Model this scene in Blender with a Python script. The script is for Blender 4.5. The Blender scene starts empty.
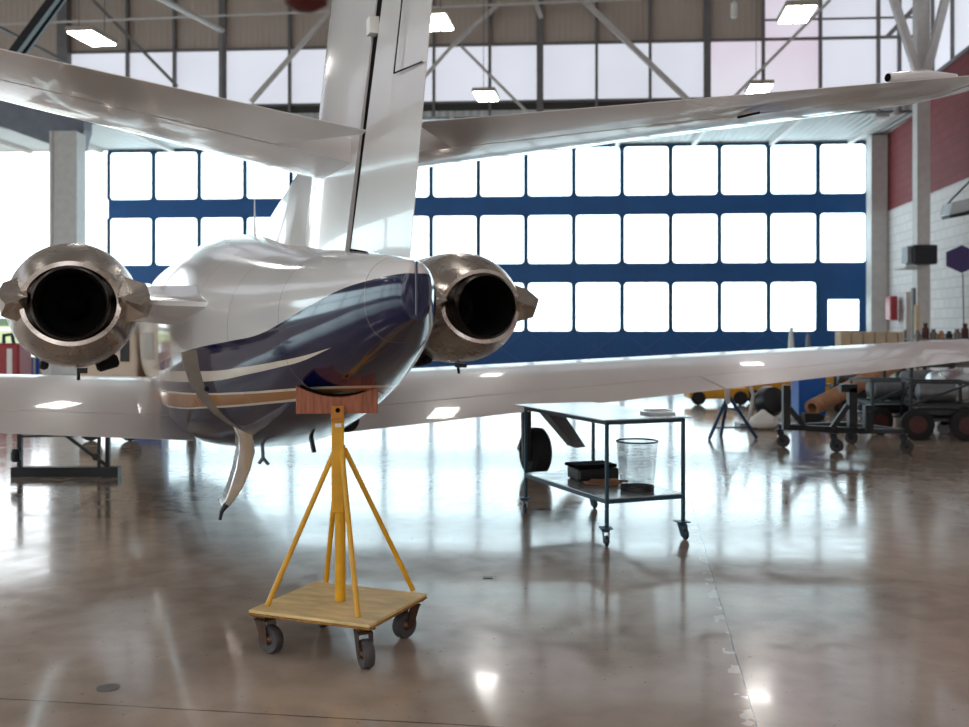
import bpy, bmesh, math, random
from mathutils import Vector, Matrix
random.seed(7)
S = bpy.context.scene
COL = S.collection
F = 1035.0; HC = 1.6; CX = 484.5; YH = 325.0
PI = math.pi

# ------------------------------------------------------------------ helpers
def P(x, y, Z):
    return Vector(((x-CX)*Z/F, Z, HC+(YH-y)*Z/F))
def G(x, y, h=0.0):
    Z = F*(HC-h)/(y-YH)
    return Vector(((x-CX)*Z/F, Z, h))

class MB:
    def __init__(s): s.bm = bmesh.new()
    def quadsheet(s, rows, closed_v=False, cap=False, mat=0):
        """rows: list of lists of points; builds a lofted skin; closed_v closes each ring"""
        vs = [[s.bm.verts.new(p) for p in r] for r in rows]
        n = len(rows[0]); m = n if closed_v else n-1
        for a, b in zip(vs[:-1], vs[1:]):
            for i in range(m):
                j = (i+1) % n
                try:
                    f = s.bm.faces.new((a[i], a[j], b[j], b[i])); f.material_index = mat
                except ValueError: pass
        if cap:
            for r in (vs[0], vs[-1]):
                try: f = s.bm.faces.new(r); f.material_index = mat
                except ValueError: pass
        return s
    def box(s, x0, x1, y0, y1, z0, z1, M=None):
        vs = [Vector((x, y, z)) for x in (x0, x1) for y in (y0, y1) for z in (z0, z1)]
        if M: vs = [M @ v for v in vs]
        b = [s.bm.verts.new(v) for v in vs]
        for q in ((0,1,3,2),(4,6,7,5),(0,4,5,1),(2,3,7,6),(0,2,6,4),(1,5,7,3)):
            s.bm.faces.new([b[i] for i in q])
        return s
    def bar(s, a, b, w, h=None, up=(0,0,1)):
        a = Vector(a); b = Vector(b); h = h or w
        d = (b-a).normalized(); up = Vector(up)
        if abs(d.dot(up)) > .98: up = Vector((0,1,0))
        r = d.cross(up).normalized(); u = r.cross(d)
        rows = []
        for p in (a, b):
            rows.append([p+r*w/2+u*h/2, p-r*w/2+u*h/2, p-r*w/2-u*h/2, p+r*w/2-u*h/2])
        return s.quadsheet(rows, True, True)
    def tube(s, pts, r, n=10, cap=True):
        pts = [Vector(p) for p in pts]; rows = []
        rr = r if isinstance(r, (list, tuple)) else [r]*len(pts)
        ref = None
        for i, p in enumerate(pts):
            if i == 0: d = pts[1]-pts[0]
            elif i == len(pts)-1: d = pts[-1]-pts[-2]
            else: d = (pts[i+1]-p).normalized()+(p-pts[i-1]).normalized()
            d.normalize()
            if ref is None: ref = Vector((0,0,1)) if abs(d.z) < .9 else Vector((1,0,0))
            u = (ref-d*ref.dot(d)).normalized(); v = d.cross(u); ref = u
            rows.append([p+(u*math.cos(2*PI*k/n)+v*math.sin(2*PI*k/n))*rr[i] for k in range(n)])
        return s.quadsheet(rows, True, cap)
    def lathe(s, prof, c=(0,0,0), axis=(0,0,1), n=24, cap=True):
        """prof: list of (r, h)"""
        c = Vector(c); a = Vector(axis).normalized()
        u = a.orthogonal().normalized(); v = a.cross(u)
        rows = [[c+a*h+(u*math.cos(2*PI*k/n)+v*math.sin(2*PI*k/n))*max(r,1e-4) for k in range(n)] for r, h in prof]
        return s.quadsheet(rows, True, cap)
    def prism(s, pts, off):
        """polygon pts extruded by vector off"""
        off = Vector(off); pts = [Vector(p) for p in pts]
        a = [s.bm.verts.new(p) for p in pts]; b = [s.bm.verts.new(p+off) for p in pts]
        n = len(pts)
        s.bm.faces.new(a); s.bm.faces.new(b[::-1])
        for i in range(n): s.bm.faces.new((a[i], b[i], b[(i+1)%n], a[(i+1)%n]))
        return s
    def build(s, name, m, parent=None, smooth=False, bevel=0.0, angle=35, kind=None, sub=0, label=None):
        bmesh.ops.remove_doubles(s.bm, verts=s.bm.verts, dist=1e-5)
        bmesh.ops.recalc_face_normals(s.bm, faces=s.bm.faces)
        me = bpy.data.meshes.new(name); s.bm.to_mesh(me); s.bm.free()
        o = bpy.data.objects.new(name, me); COL.objects.link(o)
        for mm in (m if isinstance(m, (list, tuple)) else [m]): me.materials.append(mm)
        if parent is not None: o.parent = parent
        if kind: o['kind'] = kind
        if label: o['label'] = label
        if smooth:
            for p in me.polygons: p.use_smooth = True
            for e in me.edges: pass
            me.set_sharp_from_angle(angle=math.radians(angle))
        if bevel:
            b = o.modifiers.new('bevel', 'BEVEL'); b.width = bevel; b.segments = 2; b.limit_method = 'ANGLE'
        if sub:
            b = o.modifiers.new('sub', 'SUBSURF'); b.levels = sub; b.render_levels = sub
        return o

def tag(o, label, cat, group=None, kind=None):
    o['label'] = label; o['category'] = cat
    if group: o['group'] = group
    if kind: o['kind'] = kind
    return o
def thing(name, label, cat, loc=(0,0,0), rz=0.0, group=None):
    o = bpy.data.objects.new(name, None); COL.objects.link(o)
    o.location = loc; o.rotation_euler = (0,0,rz); o.empty_display_size = .1
    return tag(o, label, cat, group)
def copy_tree(o, parent=None, loc=None, rz=None, label=None):
    c = o.copy(); COL.objects.link(c)
    if parent is not None: c.parent = parent
    if loc is not None: c.location = loc
    if rz is not None: c.rotation_euler = (0,0,rz)
    if label: c['label'] = label
    for ch in list(o.children): copy_tree(ch, c)
    return c

# ------------------------------------------------------------------ materials
def srgb(c):
    return tuple((v/255/12.92 if v/255 <= .04045 else ((v/255+.055)/1.055)**2.4) for v in c)
def mat(name, rgb, rough=.5, metal=0.0, var=0.0, scale=6.0, bump=0.0, bscale=40.0, coat=0.0, emit=0.0, rvar=0.0, spec=.5, stretch=None):
    m = bpy.data.materials.new(name); m.use_nodes = True
    nt = m.node_tree; b = nt.nodes['Principled BSDF']
    col = (*srgb(rgb), 1)
    b.inputs['Base Color'].default_value = col
    b.inputs['Roughness'].default_value = rough; b.inputs['Metallic'].default_value = metal
    b.inputs['Specular IOR Level'].default_value = spec
    if coat: b.inputs['Coat Weight'].default_value = coat; b.inputs['Coat Roughness'].default_value = .03
    if emit:
        b.inputs['Emission Color'].default_value = col; b.inputs['Emission Strength'].default_value = emit
    tc = nt.nodes.new('ShaderNodeTexCoord')
    src = tc.outputs['Object']
    if stretch:
        mp = nt.nodes.new('ShaderNodeMapping'); mp.inputs['Scale'].default_value = stretch
        nt.links.new(src, mp.inputs[0]); src = mp.outputs[0]
    n = nt.nodes.new('ShaderNodeTexNoise'); n.inputs['Scale'].default_value = scale; n.inputs['Detail'].default_value = 5
    nt.links.new(src, n.inputs['Vector'])
    v = max(var, .02)
    mr = nt.nodes.new('ShaderNodeMapRange'); mr.inputs['From Min'].default_value = .3; mr.inputs['From Max'].default_value = .7
    mr.inputs['To Min'].default_value = 1-v; mr.inputs['To Max'].default_value = 1+v
    nt.links.new(n.outputs['Fac'], mr.inputs['Value'])
    mx = nt.nodes.new('ShaderNodeVectorMath'); mx.operation = 'SCALE'
    mx.inputs[0].default_value = col[:3]; nt.links.new(mr.outputs[0], mx.inputs['Scale'])
    nt.links.new(mx.outputs[0], b.inputs['Base Color'])
    if rvar:
        r2 = nt.nodes.new('ShaderNodeMapRange'); r2.inputs['From Min'].default_value = .3; r2.inputs['From Max'].default_value = .7
        r2.inputs['To Min'].default_value = max(0, rough-rvar); r2.inputs['To Max'].default_value = rough+rvar
        nt.links.new(n.outputs['Fac'], r2.inputs['Value']); nt.links.new(r2.outputs[0], b.inputs['Roughness'])
    if bump:
        n2 = nt.nodes.new('ShaderNodeTexNoise'); n2.inputs['Scale'].default_value = bscale; n2.inputs['Detail'].default_value = 3
        nt.links.new(src, n2.inputs['Vector'])
        bp = nt.nodes.new('ShaderNodeBump'); bp.inputs['Strength'].default_value = bump; bp.inputs['Distance'].default_value = .01
        nt.links.new(n2.outputs['Fac'], bp.inputs['Height']); nt.links.new(bp.outputs[0], b.inputs['Normal'])
    return m
def ribs(m, scale, axis=0, strength=.5, dist=.03):
    """corrugated sheet: adds a wave bump along one object axis"""
    nt = m.node_tree; b = nt.nodes['Principled BSDF']
    tc = nt.nodes.new('ShaderNodeTexCoord'); w = nt.nodes.new('ShaderNodeTexWave')
    w.bands_direction = 'XYZ'[axis]; w.inputs['Scale'].default_value = scale
    nt.links.new(tc.outputs['Object'], w.inputs['Vector'])
    bp = nt.nodes.new('ShaderNodeBump'); bp.inputs['Strength'].default_value = strength; bp.inputs['Distance'].default_value = dist
    nt.links.new(w.outputs['Fac'], bp.inputs['Height']); nt.links.new(bp.outputs[0], b.inputs['Normal'])
    return m
def brick(name, c1, c2, mortar, rough=.8):
    m = mat(name, c1, rough); nt = m.node_tree; b = nt.nodes['Principled BSDF']
    tc = nt.nodes.new('ShaderNodeTexCoord'); mp = nt.nodes.new('ShaderNodeMapping')
    mp.inputs['Rotation'].default_value = (PI/2, 0, PI/2)
    sp = nt.nodes.new('ShaderNodeSeparateXYZ'); cb = nt.nodes.new('ShaderNodeCombineXYZ')
    nt.links.new(tc.outputs['Object'], sp.inputs[0])
    nt.links.new(sp.outputs['Y'], cb.inputs['X']); nt.links.new(sp.outputs['Z'], cb.inputs['Y'])
    t = nt.nodes.new('ShaderNodeTexBrick'); t.inputs['Scale'].default_value = 1.0
    t.inputs['Brick Width'].default_value = .6; t.inputs['Row Height'].default_value = .3; t.inputs['Mortar Size'].default_value = .02
    t.inputs['Color1'].default_value = (*srgb(c1),1); t.inputs['Color2'].default_value = (*srgb(c2),1); t.inputs['Mortar'].default_value = (*srgb(mortar),1)
    nt.links.new(cb.outputs[0], t.inputs['Vector']); nt.links.new(t.outputs['Color'], b.inputs['Base Color'])
    return m

M = {}
M['white'] = mat('white_aircraft_paint', (212,208,206), .2, 0, .02, 3, coat=.5, bump=.012, bscale=2.2)
M['whitewing'] = mat('wing_paint', (214,204,200), .3, 0, .03, 2, coat=.4)
M['dark'] = mat('dark_gap', (12,11,11), .9, spec=.08)
M['navy'] = mat('navy_paint', (18,24,60), .15, 0, .03, 3, coat=1.0)
M['nacelle'] = mat('brushed_nacelle_metal', (206,195,186), .27, .95, .10, 5, bump=.05, bscale=60, rvar=.06, stretch=(1,1,1))
M['fairing'] = mat('polished_fairing_metal', (220,210,200), .22, .95, .15, 14, bump=.1, bscale=14)
M['nozzle'] = mat('dark_nozzle_metal', (70,64,60), .35, 1.0, .15, 12, rvar=.1)
M['soot'] = mat('sooty_black', (9,9,10), .8)
M['chrome'] = mat('polished_metal', (205,205,205), .12, 1.0, .05, 9)
M['dullmetal'] = mat('dull_brown_metal', (120,112,102), .45, .6, .2, 9, rvar=.1)
M['tyre'] = mat('tyre_rubber', (20,20,21), .75, 0, .15, 10, bump=.2)
M['yellow'] = mat('yellow_enamel', (214,156,24), .38, 0, .14, 9, bump=.05, rvar=.1)
M['deck'] = mat('worn_yellow_plywood', (222,194,138), .55, 0, .22, 5, bump=.15, bscale=30, stretch=(1,3,1))
M['deckedge'] = mat('plywood_edge', (150,104,38), .7, 0, .35, 40)
M['wood'] = mat('reddish_wood', (150,84,54), .5, 0, .35, 7, bump=.1, stretch=(9,9,1))
M['caster'] = mat('caster_grey_rubber', (66,62,62), .6, 0, .15, 20)
M['castermetal'] = mat('caster_steel', (84,62,50), .45, .7, .25, 25)
M['teal'] = mat('dark_teal_enamel', (18,58,74), .35, 0, .1, 8)
M['sheet'] = mat('galvanised_sheet', (196,200,202), .22, .75, .08, 6, rvar=.05)
M['blackm'] = mat('black_metal', (26,26,30), .4, .2, .15, 10)
M['greym'] = mat('grey_steel', (120,122,126), .45, .4, .15, 8)
M['steelw'] = mat('painted_grey_steel', (196,190,186), .5, 0, .08, 5)
M['steeld'] = mat('dark_grey_steel', (112,108,108), .55, 0, .1, 4)
M['haunch'] = mat('grey_haunch_paint', (112,114,124), .6, 0, .1, 3)
M['bluedoor'] = ribs(mat('blue_door_sheet', (8,78,138), .5, 0, .08, 1.2), 1.2, 0, .25, .01)
M['bluetrim'] = mat('light_blue_brace', (40,84,156), .5)
M['bluedark'] = mat('dark_teal_frame', (14,66,88), .5)
M['beige'] = ribs(mat('beige_cladding', (184,168,156), .7, 0, .06, .6), 1.6, 0, .35, .03)
M['soffit'] = ribs(mat('soffit_sheet', (186,188,188), .6, 0, .06, .6), 1.2, 0, .8, .06)
M['roof'] = ribs(mat('roof_sheet', (150,140,134), .75, 0, .08, .4), .8, 1, .4, .05)
M['plaster'] = mat('painted_wall', (196,188,180), .8, 0, .05, .5)
M['brickred'] = brick('red_painted_block', (128,46,48), (118,42,44), (104,40,42))
M['brickwhite'] = brick('white_painted_block', (222,214,212), (214,206,204), (196,188,186))
M['lampcase'] = mat('lamp_housing', (150,142,130), .5, 0)
M['lamp'] = mat('lamp_tube_light', (255,251,246), .5, emit=16)
M['glassy'] = mat('translucent_sheet', (226,228,234), .4)
M['red'] = mat('red_enamel', (150,18,26), .4, 0, .1)
M['darkred'] = mat('dark_red_paint', (84,14,18), .6)
M['hubred'] = mat('rusty_hub', (72,30,28), .6, 0, .2)
M['bluep'] = mat('blue_enamel', (20,92,178), .4, 0, .06)
M['bluel'] = mat('blue_steel', (34,66,104), .4, .2, .1)
M['yellowdull'] = mat('yellow_machine_paint', (206,146,30), .5, 0, .15)
M['tan'] = mat('tan_card', (176,128,92), .75, 0, .22, 8, bump=.2)
M['carton'] = mat('beige_carton', (198,174,146), .8, 0, .1, 4)
M['purple'] = mat('purple_sign', (66,52,98), .6, 0, .04)
M['paper'] = mat('paper_white', (226,224,218), .7)
M['creamcab'] = mat('cream_cabinet', (206,186,166), .5, 0, .06, 3)
M['grass'] = mat('grass', (118,128,78), .95, 0, .3, .05)
M['asphalt'] = mat('apron_concrete', (200,202,200), .9, 0, .08, .1)
M['haze'] = mat('distant_trees', (96,112,92), .95, 0, .2, .02)
M['wire'] = mat('wire_mesh', (64,62,60), .5, .6)
M['green'] = mat('grey_green_steel', (70,86,88), .5, .2, .1)

def daylight(name, rgb, strength, var, scale, pink=False):
    m = bpy.data.materials.new(name); m.use_nodes = True; nt = m.node_tree
    b = nt.nodes['Principled BSDF']; b.inputs['Roughness'].default_value = .35
    b.inputs['Base Color'].default_value = (.5,.5,.5,1)
    tc = nt.nodes.new('ShaderNodeTexCoord'); n = nt.nodes.new('ShaderNodeTexNoise')
    n.inputs['Scale'].default_value = scale; n.inputs['Detail'].default_value = 2
    nt.links.new(tc.outputs['Object'], n.inputs['Vector'])
    r = nt.nodes.new('ShaderNodeValToRGB')
    c = srgb(rgb)
    r.color_ramp.elements[0].position = .35; r.color_ramp.elements[1].position = .6
    r.color_ramp.elements[1].color = (*c,1)
    r.color_ramp.elements[0].color = ((c[0]*.9, c[1]*.76, c[2]*.84, 1) if pink else (c[0]*(1-var), c[1]*(1-var), c[2]*(1-var), 1))
    nt.links.new(n.outputs['Fac'], r.inputs[0]); nt.links.new(r.outputs[0], b.inputs['Emission Color'])
    b.inputs['Emission Strength'].default_value = strength
    return m
M['pane'] = daylight('door_daylight_pane', (214,240,248), 2.7, .03, .6)
M['clear'] = daylight('clerestory_translucent_sheet', (206,210,222), .62, .08, .35)
M['clearpink'] = daylight('clerestory_pinkish_sheet', (212,208,220), .62, .1, .3, True)

M['rear'] = daylight('rear_fill_glazing', (226,226,228), 1.9, .05, .4)  # glow of the added panes behind the camera, for fill light

def wire_material():
    m = mat('wire_mesh_basket', (52,50,48), .8, .0); nt = m.node_tree; b = nt.nodes['Principled BSDF']
    tc = nt.nodes.new('ShaderNodeTexCoord'); sp = nt.nodes.new('ShaderNodeSeparateXYZ'); nt.links.new(tc.outputs['Object'], sp.inputs[0])
    at = nt.nodes.new('ShaderNodeMath'); at.operation = 'ARCTAN2'
    nt.links.new(sp.outputs['Y'], at.inputs[0]); nt.links.new(sp.outputs['X'], at.inputs[1])
    outs = []
    for src, k in ((at.outputs[0], 14.0), (sp.outputs['Z'], 90.0)):
        m1 = nt.nodes.new('ShaderNodeMath'); m1.operation = 'MULTIPLY'; m1.inputs[1].default_value = k; nt.links.new(src, m1.inputs[0])
        m2 = nt.nodes.new('ShaderNodeMath'); m2.operation = 'FRACT'; nt.links.new(m1.outputs[0], m2.inputs[0])
        m3 = nt.nodes.new('ShaderNodeMath'); m3.operation = 'LESS_THAN'; m3.inputs[1].default_value = .19; nt.links.new(m2.outputs[0], m3.inputs[0])
        outs.append(m3)
    mx = nt.nodes.new('ShaderNodeMath'); mx.operation = 'MAXIMUM'
    nt.links.new(outs[0].outputs[0], mx.inputs[0]); nt.links.new(outs[1].outputs[0], mx.inputs[1])
    nt.links.new(mx.outputs[0], b.inputs['Alpha'])
    return m
M['basket'] = wire_material()

def floor_material():
    m = mat('polished_concrete', (140,124,113), .16); nt = m.node_tree; b = nt.nodes['Principled BSDF']
    L = nt.links.new; N = nt.nodes.new
    tc = N('ShaderNodeTexCoord')
    def noise(s, d=6, w=0.0):
        n = N('ShaderNodeTexNoise'); n.inputs['Scale'].default_value = s; n.inputs['Detail'].default_value = d; n.inputs['Distortion'].default_value = w
        L(tc.outputs['Object'], n.inputs['Vector']); return n
    n1 = noise(.45, 8, .6); n2 = noise(5, 8, .3); n3 = noise(34, 5)
    r = N('ShaderNodeValToRGB'); L(n1.outputs['Fac'], r.inputs[0])
    r.color_ramp.elements[0].position = .33; r.color_ramp.elements[0].color = (*srgb((152,134,119)),1)
    r.color_ramp.elements[1].position = .68; r.color_ramp.elements[1].color = (*srgb((192,172,155)),1)
    mx = N('ShaderNodeMix'); mx.data_type = 'RGBA'; mx.blend_type = 'MULTIPLY'; mx.inputs['Factor'].default_value = .35
    r2 = N('ShaderNodeValToRGB'); L(n2.outputs['Fac'], r2.inputs[0])
    r2.color_ramp.elements[0].position = .3; r2.color_ramp.elements[0].color = (.55,.55,.55,1); r2.color_ramp.elements[1].position = .62
    L(r.outputs[0], mx.inputs['A']); L(r2.outputs[0], mx.inputs['B'])
    # dark specks and paint spots
    r3 = N('ShaderNodeValToRGB'); L(n3.outputs['Fac'], r3.inputs[0])
    r3.color_ramp.elements[0].position = .26; r3.color_ramp.elements[0].color = (.35,.33,.32,1); r3.color_ramp.elements[1].position = .33
    mx2 = N('ShaderNodeMix'); mx2.data_type = 'RGBA'; mx2.blend_type = 'MULTIPLY'; mx2.inputs['Factor'].default_value = .8
    L(mx.outputs['Result'], mx2.inputs['A']); L(r3.outputs[0], mx2.inputs['B'])
    # expansion joints of the slab, rotated with the hall
    mp = N('ShaderNodeMapping'); mp.vector_type = 'POINT'
    a = math.radians(8.5); mp.inputs['Rotation'].default_value = (0,0,a)
    L(tc.outputs['Object'], mp.inputs[0])
    nd = N('ShaderNodeTexNoise'); nd.inputs['Scale'].default_value = 2; L(tc.outputs['Object'], nd.inputs['Vector'])
    sp = N('ShaderNodeSeparateXYZ'); L(mp.outputs[0], sp.inputs[0])
    ja = Matrix.Rotation(a,3,'Z') @ Vector((1.085,4.12,0)); jb = Matrix.Rotation(a,3,'Z') @ Vector((-1.65,4.37,0))
    ms = []
    for out, off in ((sp.outputs['X'], ja.x), (sp.outputs['Y'], jb.y)):
        s = N('ShaderNodeMath'); s.operation = 'SUBTRACT'; s.inputs[1].default_value = off; L(out, s.inputs[0])
        w = N('ShaderNodeMath'); w.operation = 'MULTIPLY_ADD'; w.inputs[1].default_value = .02; L(nd.outputs['Fac'], w.inputs[0]); L(s.outputs[0], w.inputs[2])
        w2 = N('ShaderNodeMath'); w2.operation = 'SUBTRACT'; w2.inputs[1].default_value = .01; L(w.outputs[0], w2.inputs[0])
        # periodic every 9 m
        pp = N('ShaderNodeMath'); pp.operation = 'PINGPONG'; pp.inputs[1].default_value = 4.5; L(w2.outputs[0], pp.inputs[0])
        l = N('ShaderNodeMath'); l.operation = 'LESS_THAN'; l.inputs[1].default_value = .004; L(pp.outputs[0], l.inputs[0]); ms.append(l)
    mm = N('ShaderNodeMath'); mm.operation = 'MAXIMUM'; L(ms[0].outputs[0], mm.inputs[0]); L(ms[1].outputs[0], mm.inputs[1])
    mx3 = N('ShaderNodeMix'); mx3.data_type = 'RGBA'; L(mm.outputs[0], mx3.inputs['Factor'])
    L(mx2.outputs['Result'], mx3.inputs['A']); mx3.inputs['B'].default_value = (*srgb((62,52,48)),1)
    # pale repair mortar flaking along the slab joint
    nj = N('ShaderNodeTexNoise'); nj.inputs['Scale'].default_value = 7; nj.inputs['Detail'].default_value = 4; L(tc.outputs['Object'], nj.inputs['Vector'])
    g1 = N('ShaderNodeMath'); g1.operation = 'GREATER_THAN'; g1.inputs[1].default_value = .56; L(nj.outputs['Fac'], g1.inputs[0])
    ab = N('ShaderNodeMath'); ab.operation = 'ADD'; ab.inputs[1].default_value = .03
    sx_ = N('ShaderNodeMath'); sx_.operation = 'SUBTRACT'; sx_.inputs[1].default_value = ja.x; L(sp.outputs['X'], sx_.inputs[0]); L(sx_.outputs[0], ab.inputs[0])
    aa = N('ShaderNodeMath'); aa.operation = 'ABSOLUTE'; L(ab.outputs[0], aa.inputs[0])
    l2 = N('ShaderNodeMath'); l2.operation = 'LESS_THAN'; l2.inputs[1].default_value = .028; L(aa.outputs[0], l2.inputs[0])
    mu = N('ShaderNodeMath'); mu.operation = 'MULTIPLY'; L(g1.outputs[0], mu.inputs[0]); L(l2.outputs[0], mu.inputs[1])
    mu2 = N('ShaderNodeMath'); mu2.operation = 'MULTIPLY'; mu2.inputs[1].default_value = .6; L(mu.outputs[0], mu2.inputs[0])
    mx4 = N('ShaderNodeMix'); mx4.data_type = 'RGBA'; L(mu2.outputs[0], mx4.inputs['Factor']); L(mx3.outputs['Result'], mx4.inputs['A']); mx4.inputs['B'].default_value = (*srgb((214,204,194)),1)
    L(mx4.outputs['Result'], b.inputs['Base Color'])
    rr = N('ShaderNodeMapRange'); rr.inputs['From Min'].default_value = .3; rr.inputs['From Max'].default_value = .7
    rr.inputs['To Min'].default_value = .10; rr.inputs['To Max'].default_value = .21; L(n2.outputs['Fac'], rr.inputs['Value']); L(rr.outputs[0], b.inputs['Roughness'])
    nb = noise(1.3, 3, .4)
    bp = N('ShaderNodeBump'); bp.inputs['Strength'].default_value = .03; bp.inputs['Distance'].default_value = .02; L(nb.outputs['Fac'], bp.inputs['Height'])
    L(bp.outputs[0], b.inputs['Normal'])
    b.inputs['Specular IOR Level'].default_value = .7
    b.inputs['Coat Weight'].default_value = .2; b.inputs['Coat Roughness'].default_value = .06
    L(bp.outputs[0], b.inputs['Coat Normal'])
    return m
M['floor'] = floor_material()

# livery: z of each paint boundary along the fuselage (t = metres aft of the nozzle plane)
T0, T1, Z0_, Z1_ = -6.0, 3.2, .4, 2.6
LIV = {
 'top':  [(-6,1.05),(-1.94,1.276),(-.46,1.404),(.24,1.46),(.97,1.508),(1.48,1.547),(1.85,1.605),(2.24,1.689),(2.66,1.773),(3.2,1.83)],
 'w_hi': [(-6,1.12),(-1.58,1.24),(-.39,1.281),(.59,1.323),(1.17,1.366),(1.75,1.417),(2.01,1.444),(2.48,1.510),(3.2,1.6)],
 'w_lo': [(-6,1.0),(-1.87,1.146),(-.32,1.208),(.50,1.258),(1.11,1.318),(1.72,1.385),(1.98,1.418),(2.45,1.510),(3.2,1.65)],
 'o_hi': [(-6,.95),(-2.7,1.022),(-.58,1.109),(.11,1.144),(.65,1.179),(1.26,1.224),(1.69,1.26),(2.04,1.288),(3.2,1.33)],
 'o_lo': [(-6,.82),(-.97,.987),(-.10,1.053),(.49,1.103),(1.14,1.165),(1.57,1.21),(1.97,1.266),(2.3,1.32),(3.2,1.4)],
}

def livery_material():
    m = mat('fuselage_livery', (212,208,206), .12, 0, .02, 3, coat=.15, bump=.012, bscale=2.2); nt = m.node_tree; b = nt.nodes['Principled BSDF']
    L = nt.links.new; N = nt.nodes.new
    tc = N('ShaderNodeTexCoord'); sp = N('ShaderNodeSeparateXYZ'); L(tc.outputs['Object'], sp.inputs[0])
    mr = N('ShaderNodeMapRange'); mr.inputs['From Min'].default_value = -T0; mr.inputs['From Max'].default_value = -T1; L(sp.outputs['Y'], mr.inputs['Value'])
    def bound(key, d=0.0):
        c = N('ShaderNodeFloatCurve'); cv = c.mapping.curves[0]
        pts = [((t-T0)/(T1-T0), (z-Z0_)/(Z1_-Z0_)) for t, z in LIV[key]]
        while len(cv.points) < len(pts): cv.points.new(.5,.5)
        for p, q in zip(cv.points, pts): p.location = q; p.handle_type = 'AUTO_CLAMPED'
        c.mapping.update(); L(mr.outputs[0], c.inputs['Value'])
        z = N('ShaderNodeMath'); z.operation = 'MULTIPLY_ADD'; z.inputs[1].default_value = Z1_-Z0_; z.inputs[2].default_value = Z0_+d; L(c.outputs[0], z.inputs[0])
        l = N('ShaderNodeMath'); l.operation = 'LESS_THAN'; L(sp.outputs['Z'], l.inputs[0]); L(z.outputs[0], l.inputs[1]); return l.outputs[0]
    white = (*srgb((212,208,206)),1); navy = (*srgb((12,18,58)),1); gold = (*srgb((168,112,62)),1); cream = (*srgb((222,208,192)),1)
    cur = None
    for key, d, colr in (('top',0,navy),('w_hi',0,cream),('w_lo',0,navy),('o_hi',.012,cream),('o_hi',0,gold),('o_lo',0,cream),('o_lo',-.012,navy)):
        mx = N('ShaderNodeMix'); mx.data_type = 'RGBA'; L(bound(key, d), mx.inputs['Factor'])
        if cur is None: mx.inputs['A'].default_value = white
        else: L(cur, mx.inputs['A'])
        mx.inputs['B'].default_value = colr; cur = mx.outputs['Result']
    # skin joints: thin dark frames round the fuselage
    s = N('ShaderNodeMath'); s.operation = 'PINGPONG'; s.inputs[1].default_value = .46; L(sp.outputs['Y'], s.inputs[0])
    l = N('ShaderNodeMath'); l.operation = 'LESS_THAN'; l.inputs[1].default_value = .0022; L(s.outputs[0], l.inputs[0])
    mx = N('ShaderNodeMix'); mx.data_type = 'RGBA'; L(l.outputs[0], mx.inputs['Factor']); L(cur, mx.inputs['A']); mx.inputs['B'].default_value = (.12,.11,.11,1)
    L(mx.outputs['Result'], b.inputs['Base Color'])
    return m
M['livery'] = livery_material()

# ------------------------------------------------------------------ the hall
A4 = math.radians(4.0); A7 = math.radians(7.0)
def wall_frame(Z0):
    """frame of a cross wall: local x along the wall, y depth, z up; origin on the optical axis"""
    return Matrix.Translation((0, Z0, 0)) @ Matrix.Rotation(-A4, 4, 'Z')
def u_of(x, Z0):
    k = (x-CX)
    return k*Z0/(F*math.cos(A4)+k*math.sin(A4))
def h_of(x, y, Z0):
    u = u_of(x, Z0); Z = Z0-u*math.sin(A4)
    return HC+(YH-y)*Z/F
def W(x, y, Z0, dy=0.0):
    u = u_of(x, Z0); Z = Z0-u*math.sin(A4)
    p = wall_frame(Z0) @ Vector((u, dy, HC+(YH-y)*Z/F)); return p
def struct(mb, name, m, parent=None, Mx=None, **k):
    o = mb.build(name, m, parent, kind='structure', **k)
    if Mx is not None: o.matrix_world = Mx
    return o

ZD, ZHD = 40.0, 34.5
FD, FH = wall_frame(ZD), wall_frame(ZHD)
# floor
fb = MB(); fb.box(-27, 17, -16, 40.6, -.3, 0)
struct(fb, 'floor', M['floor'])
gb = MB(); gb.box(-260, 200, 40.6, 75, -.3, -.02); struct(gb, 'ground_apron', M['asphalt'])
gb = MB(); gb.box(-900, 500, 75, 330, -.3, -.03); struct(gb, 'ground_grass', M['grass'])
gb = MB(); gb.box(-900, 500, 330, 620, -.3, -.03); struct(gb, 'ground_runway', M['asphalt'])
gb = MB(); gb.box(-1500, 900, 620, 1600, -.3, -.03); struct(gb, 'ground_field', M['grass'])
hb = MB(); hb.prism([(-1500,1590,-1),(900,1590,-1),(900,1590,9),(400,1590,15),(0,1590,11),(-420,1590,16),(-700,1590,12),(-1100,1590,18),(-1500,1590,12)], (0,60,0))
struct(hb, 'ground_treeline', M['haze'])

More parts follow.
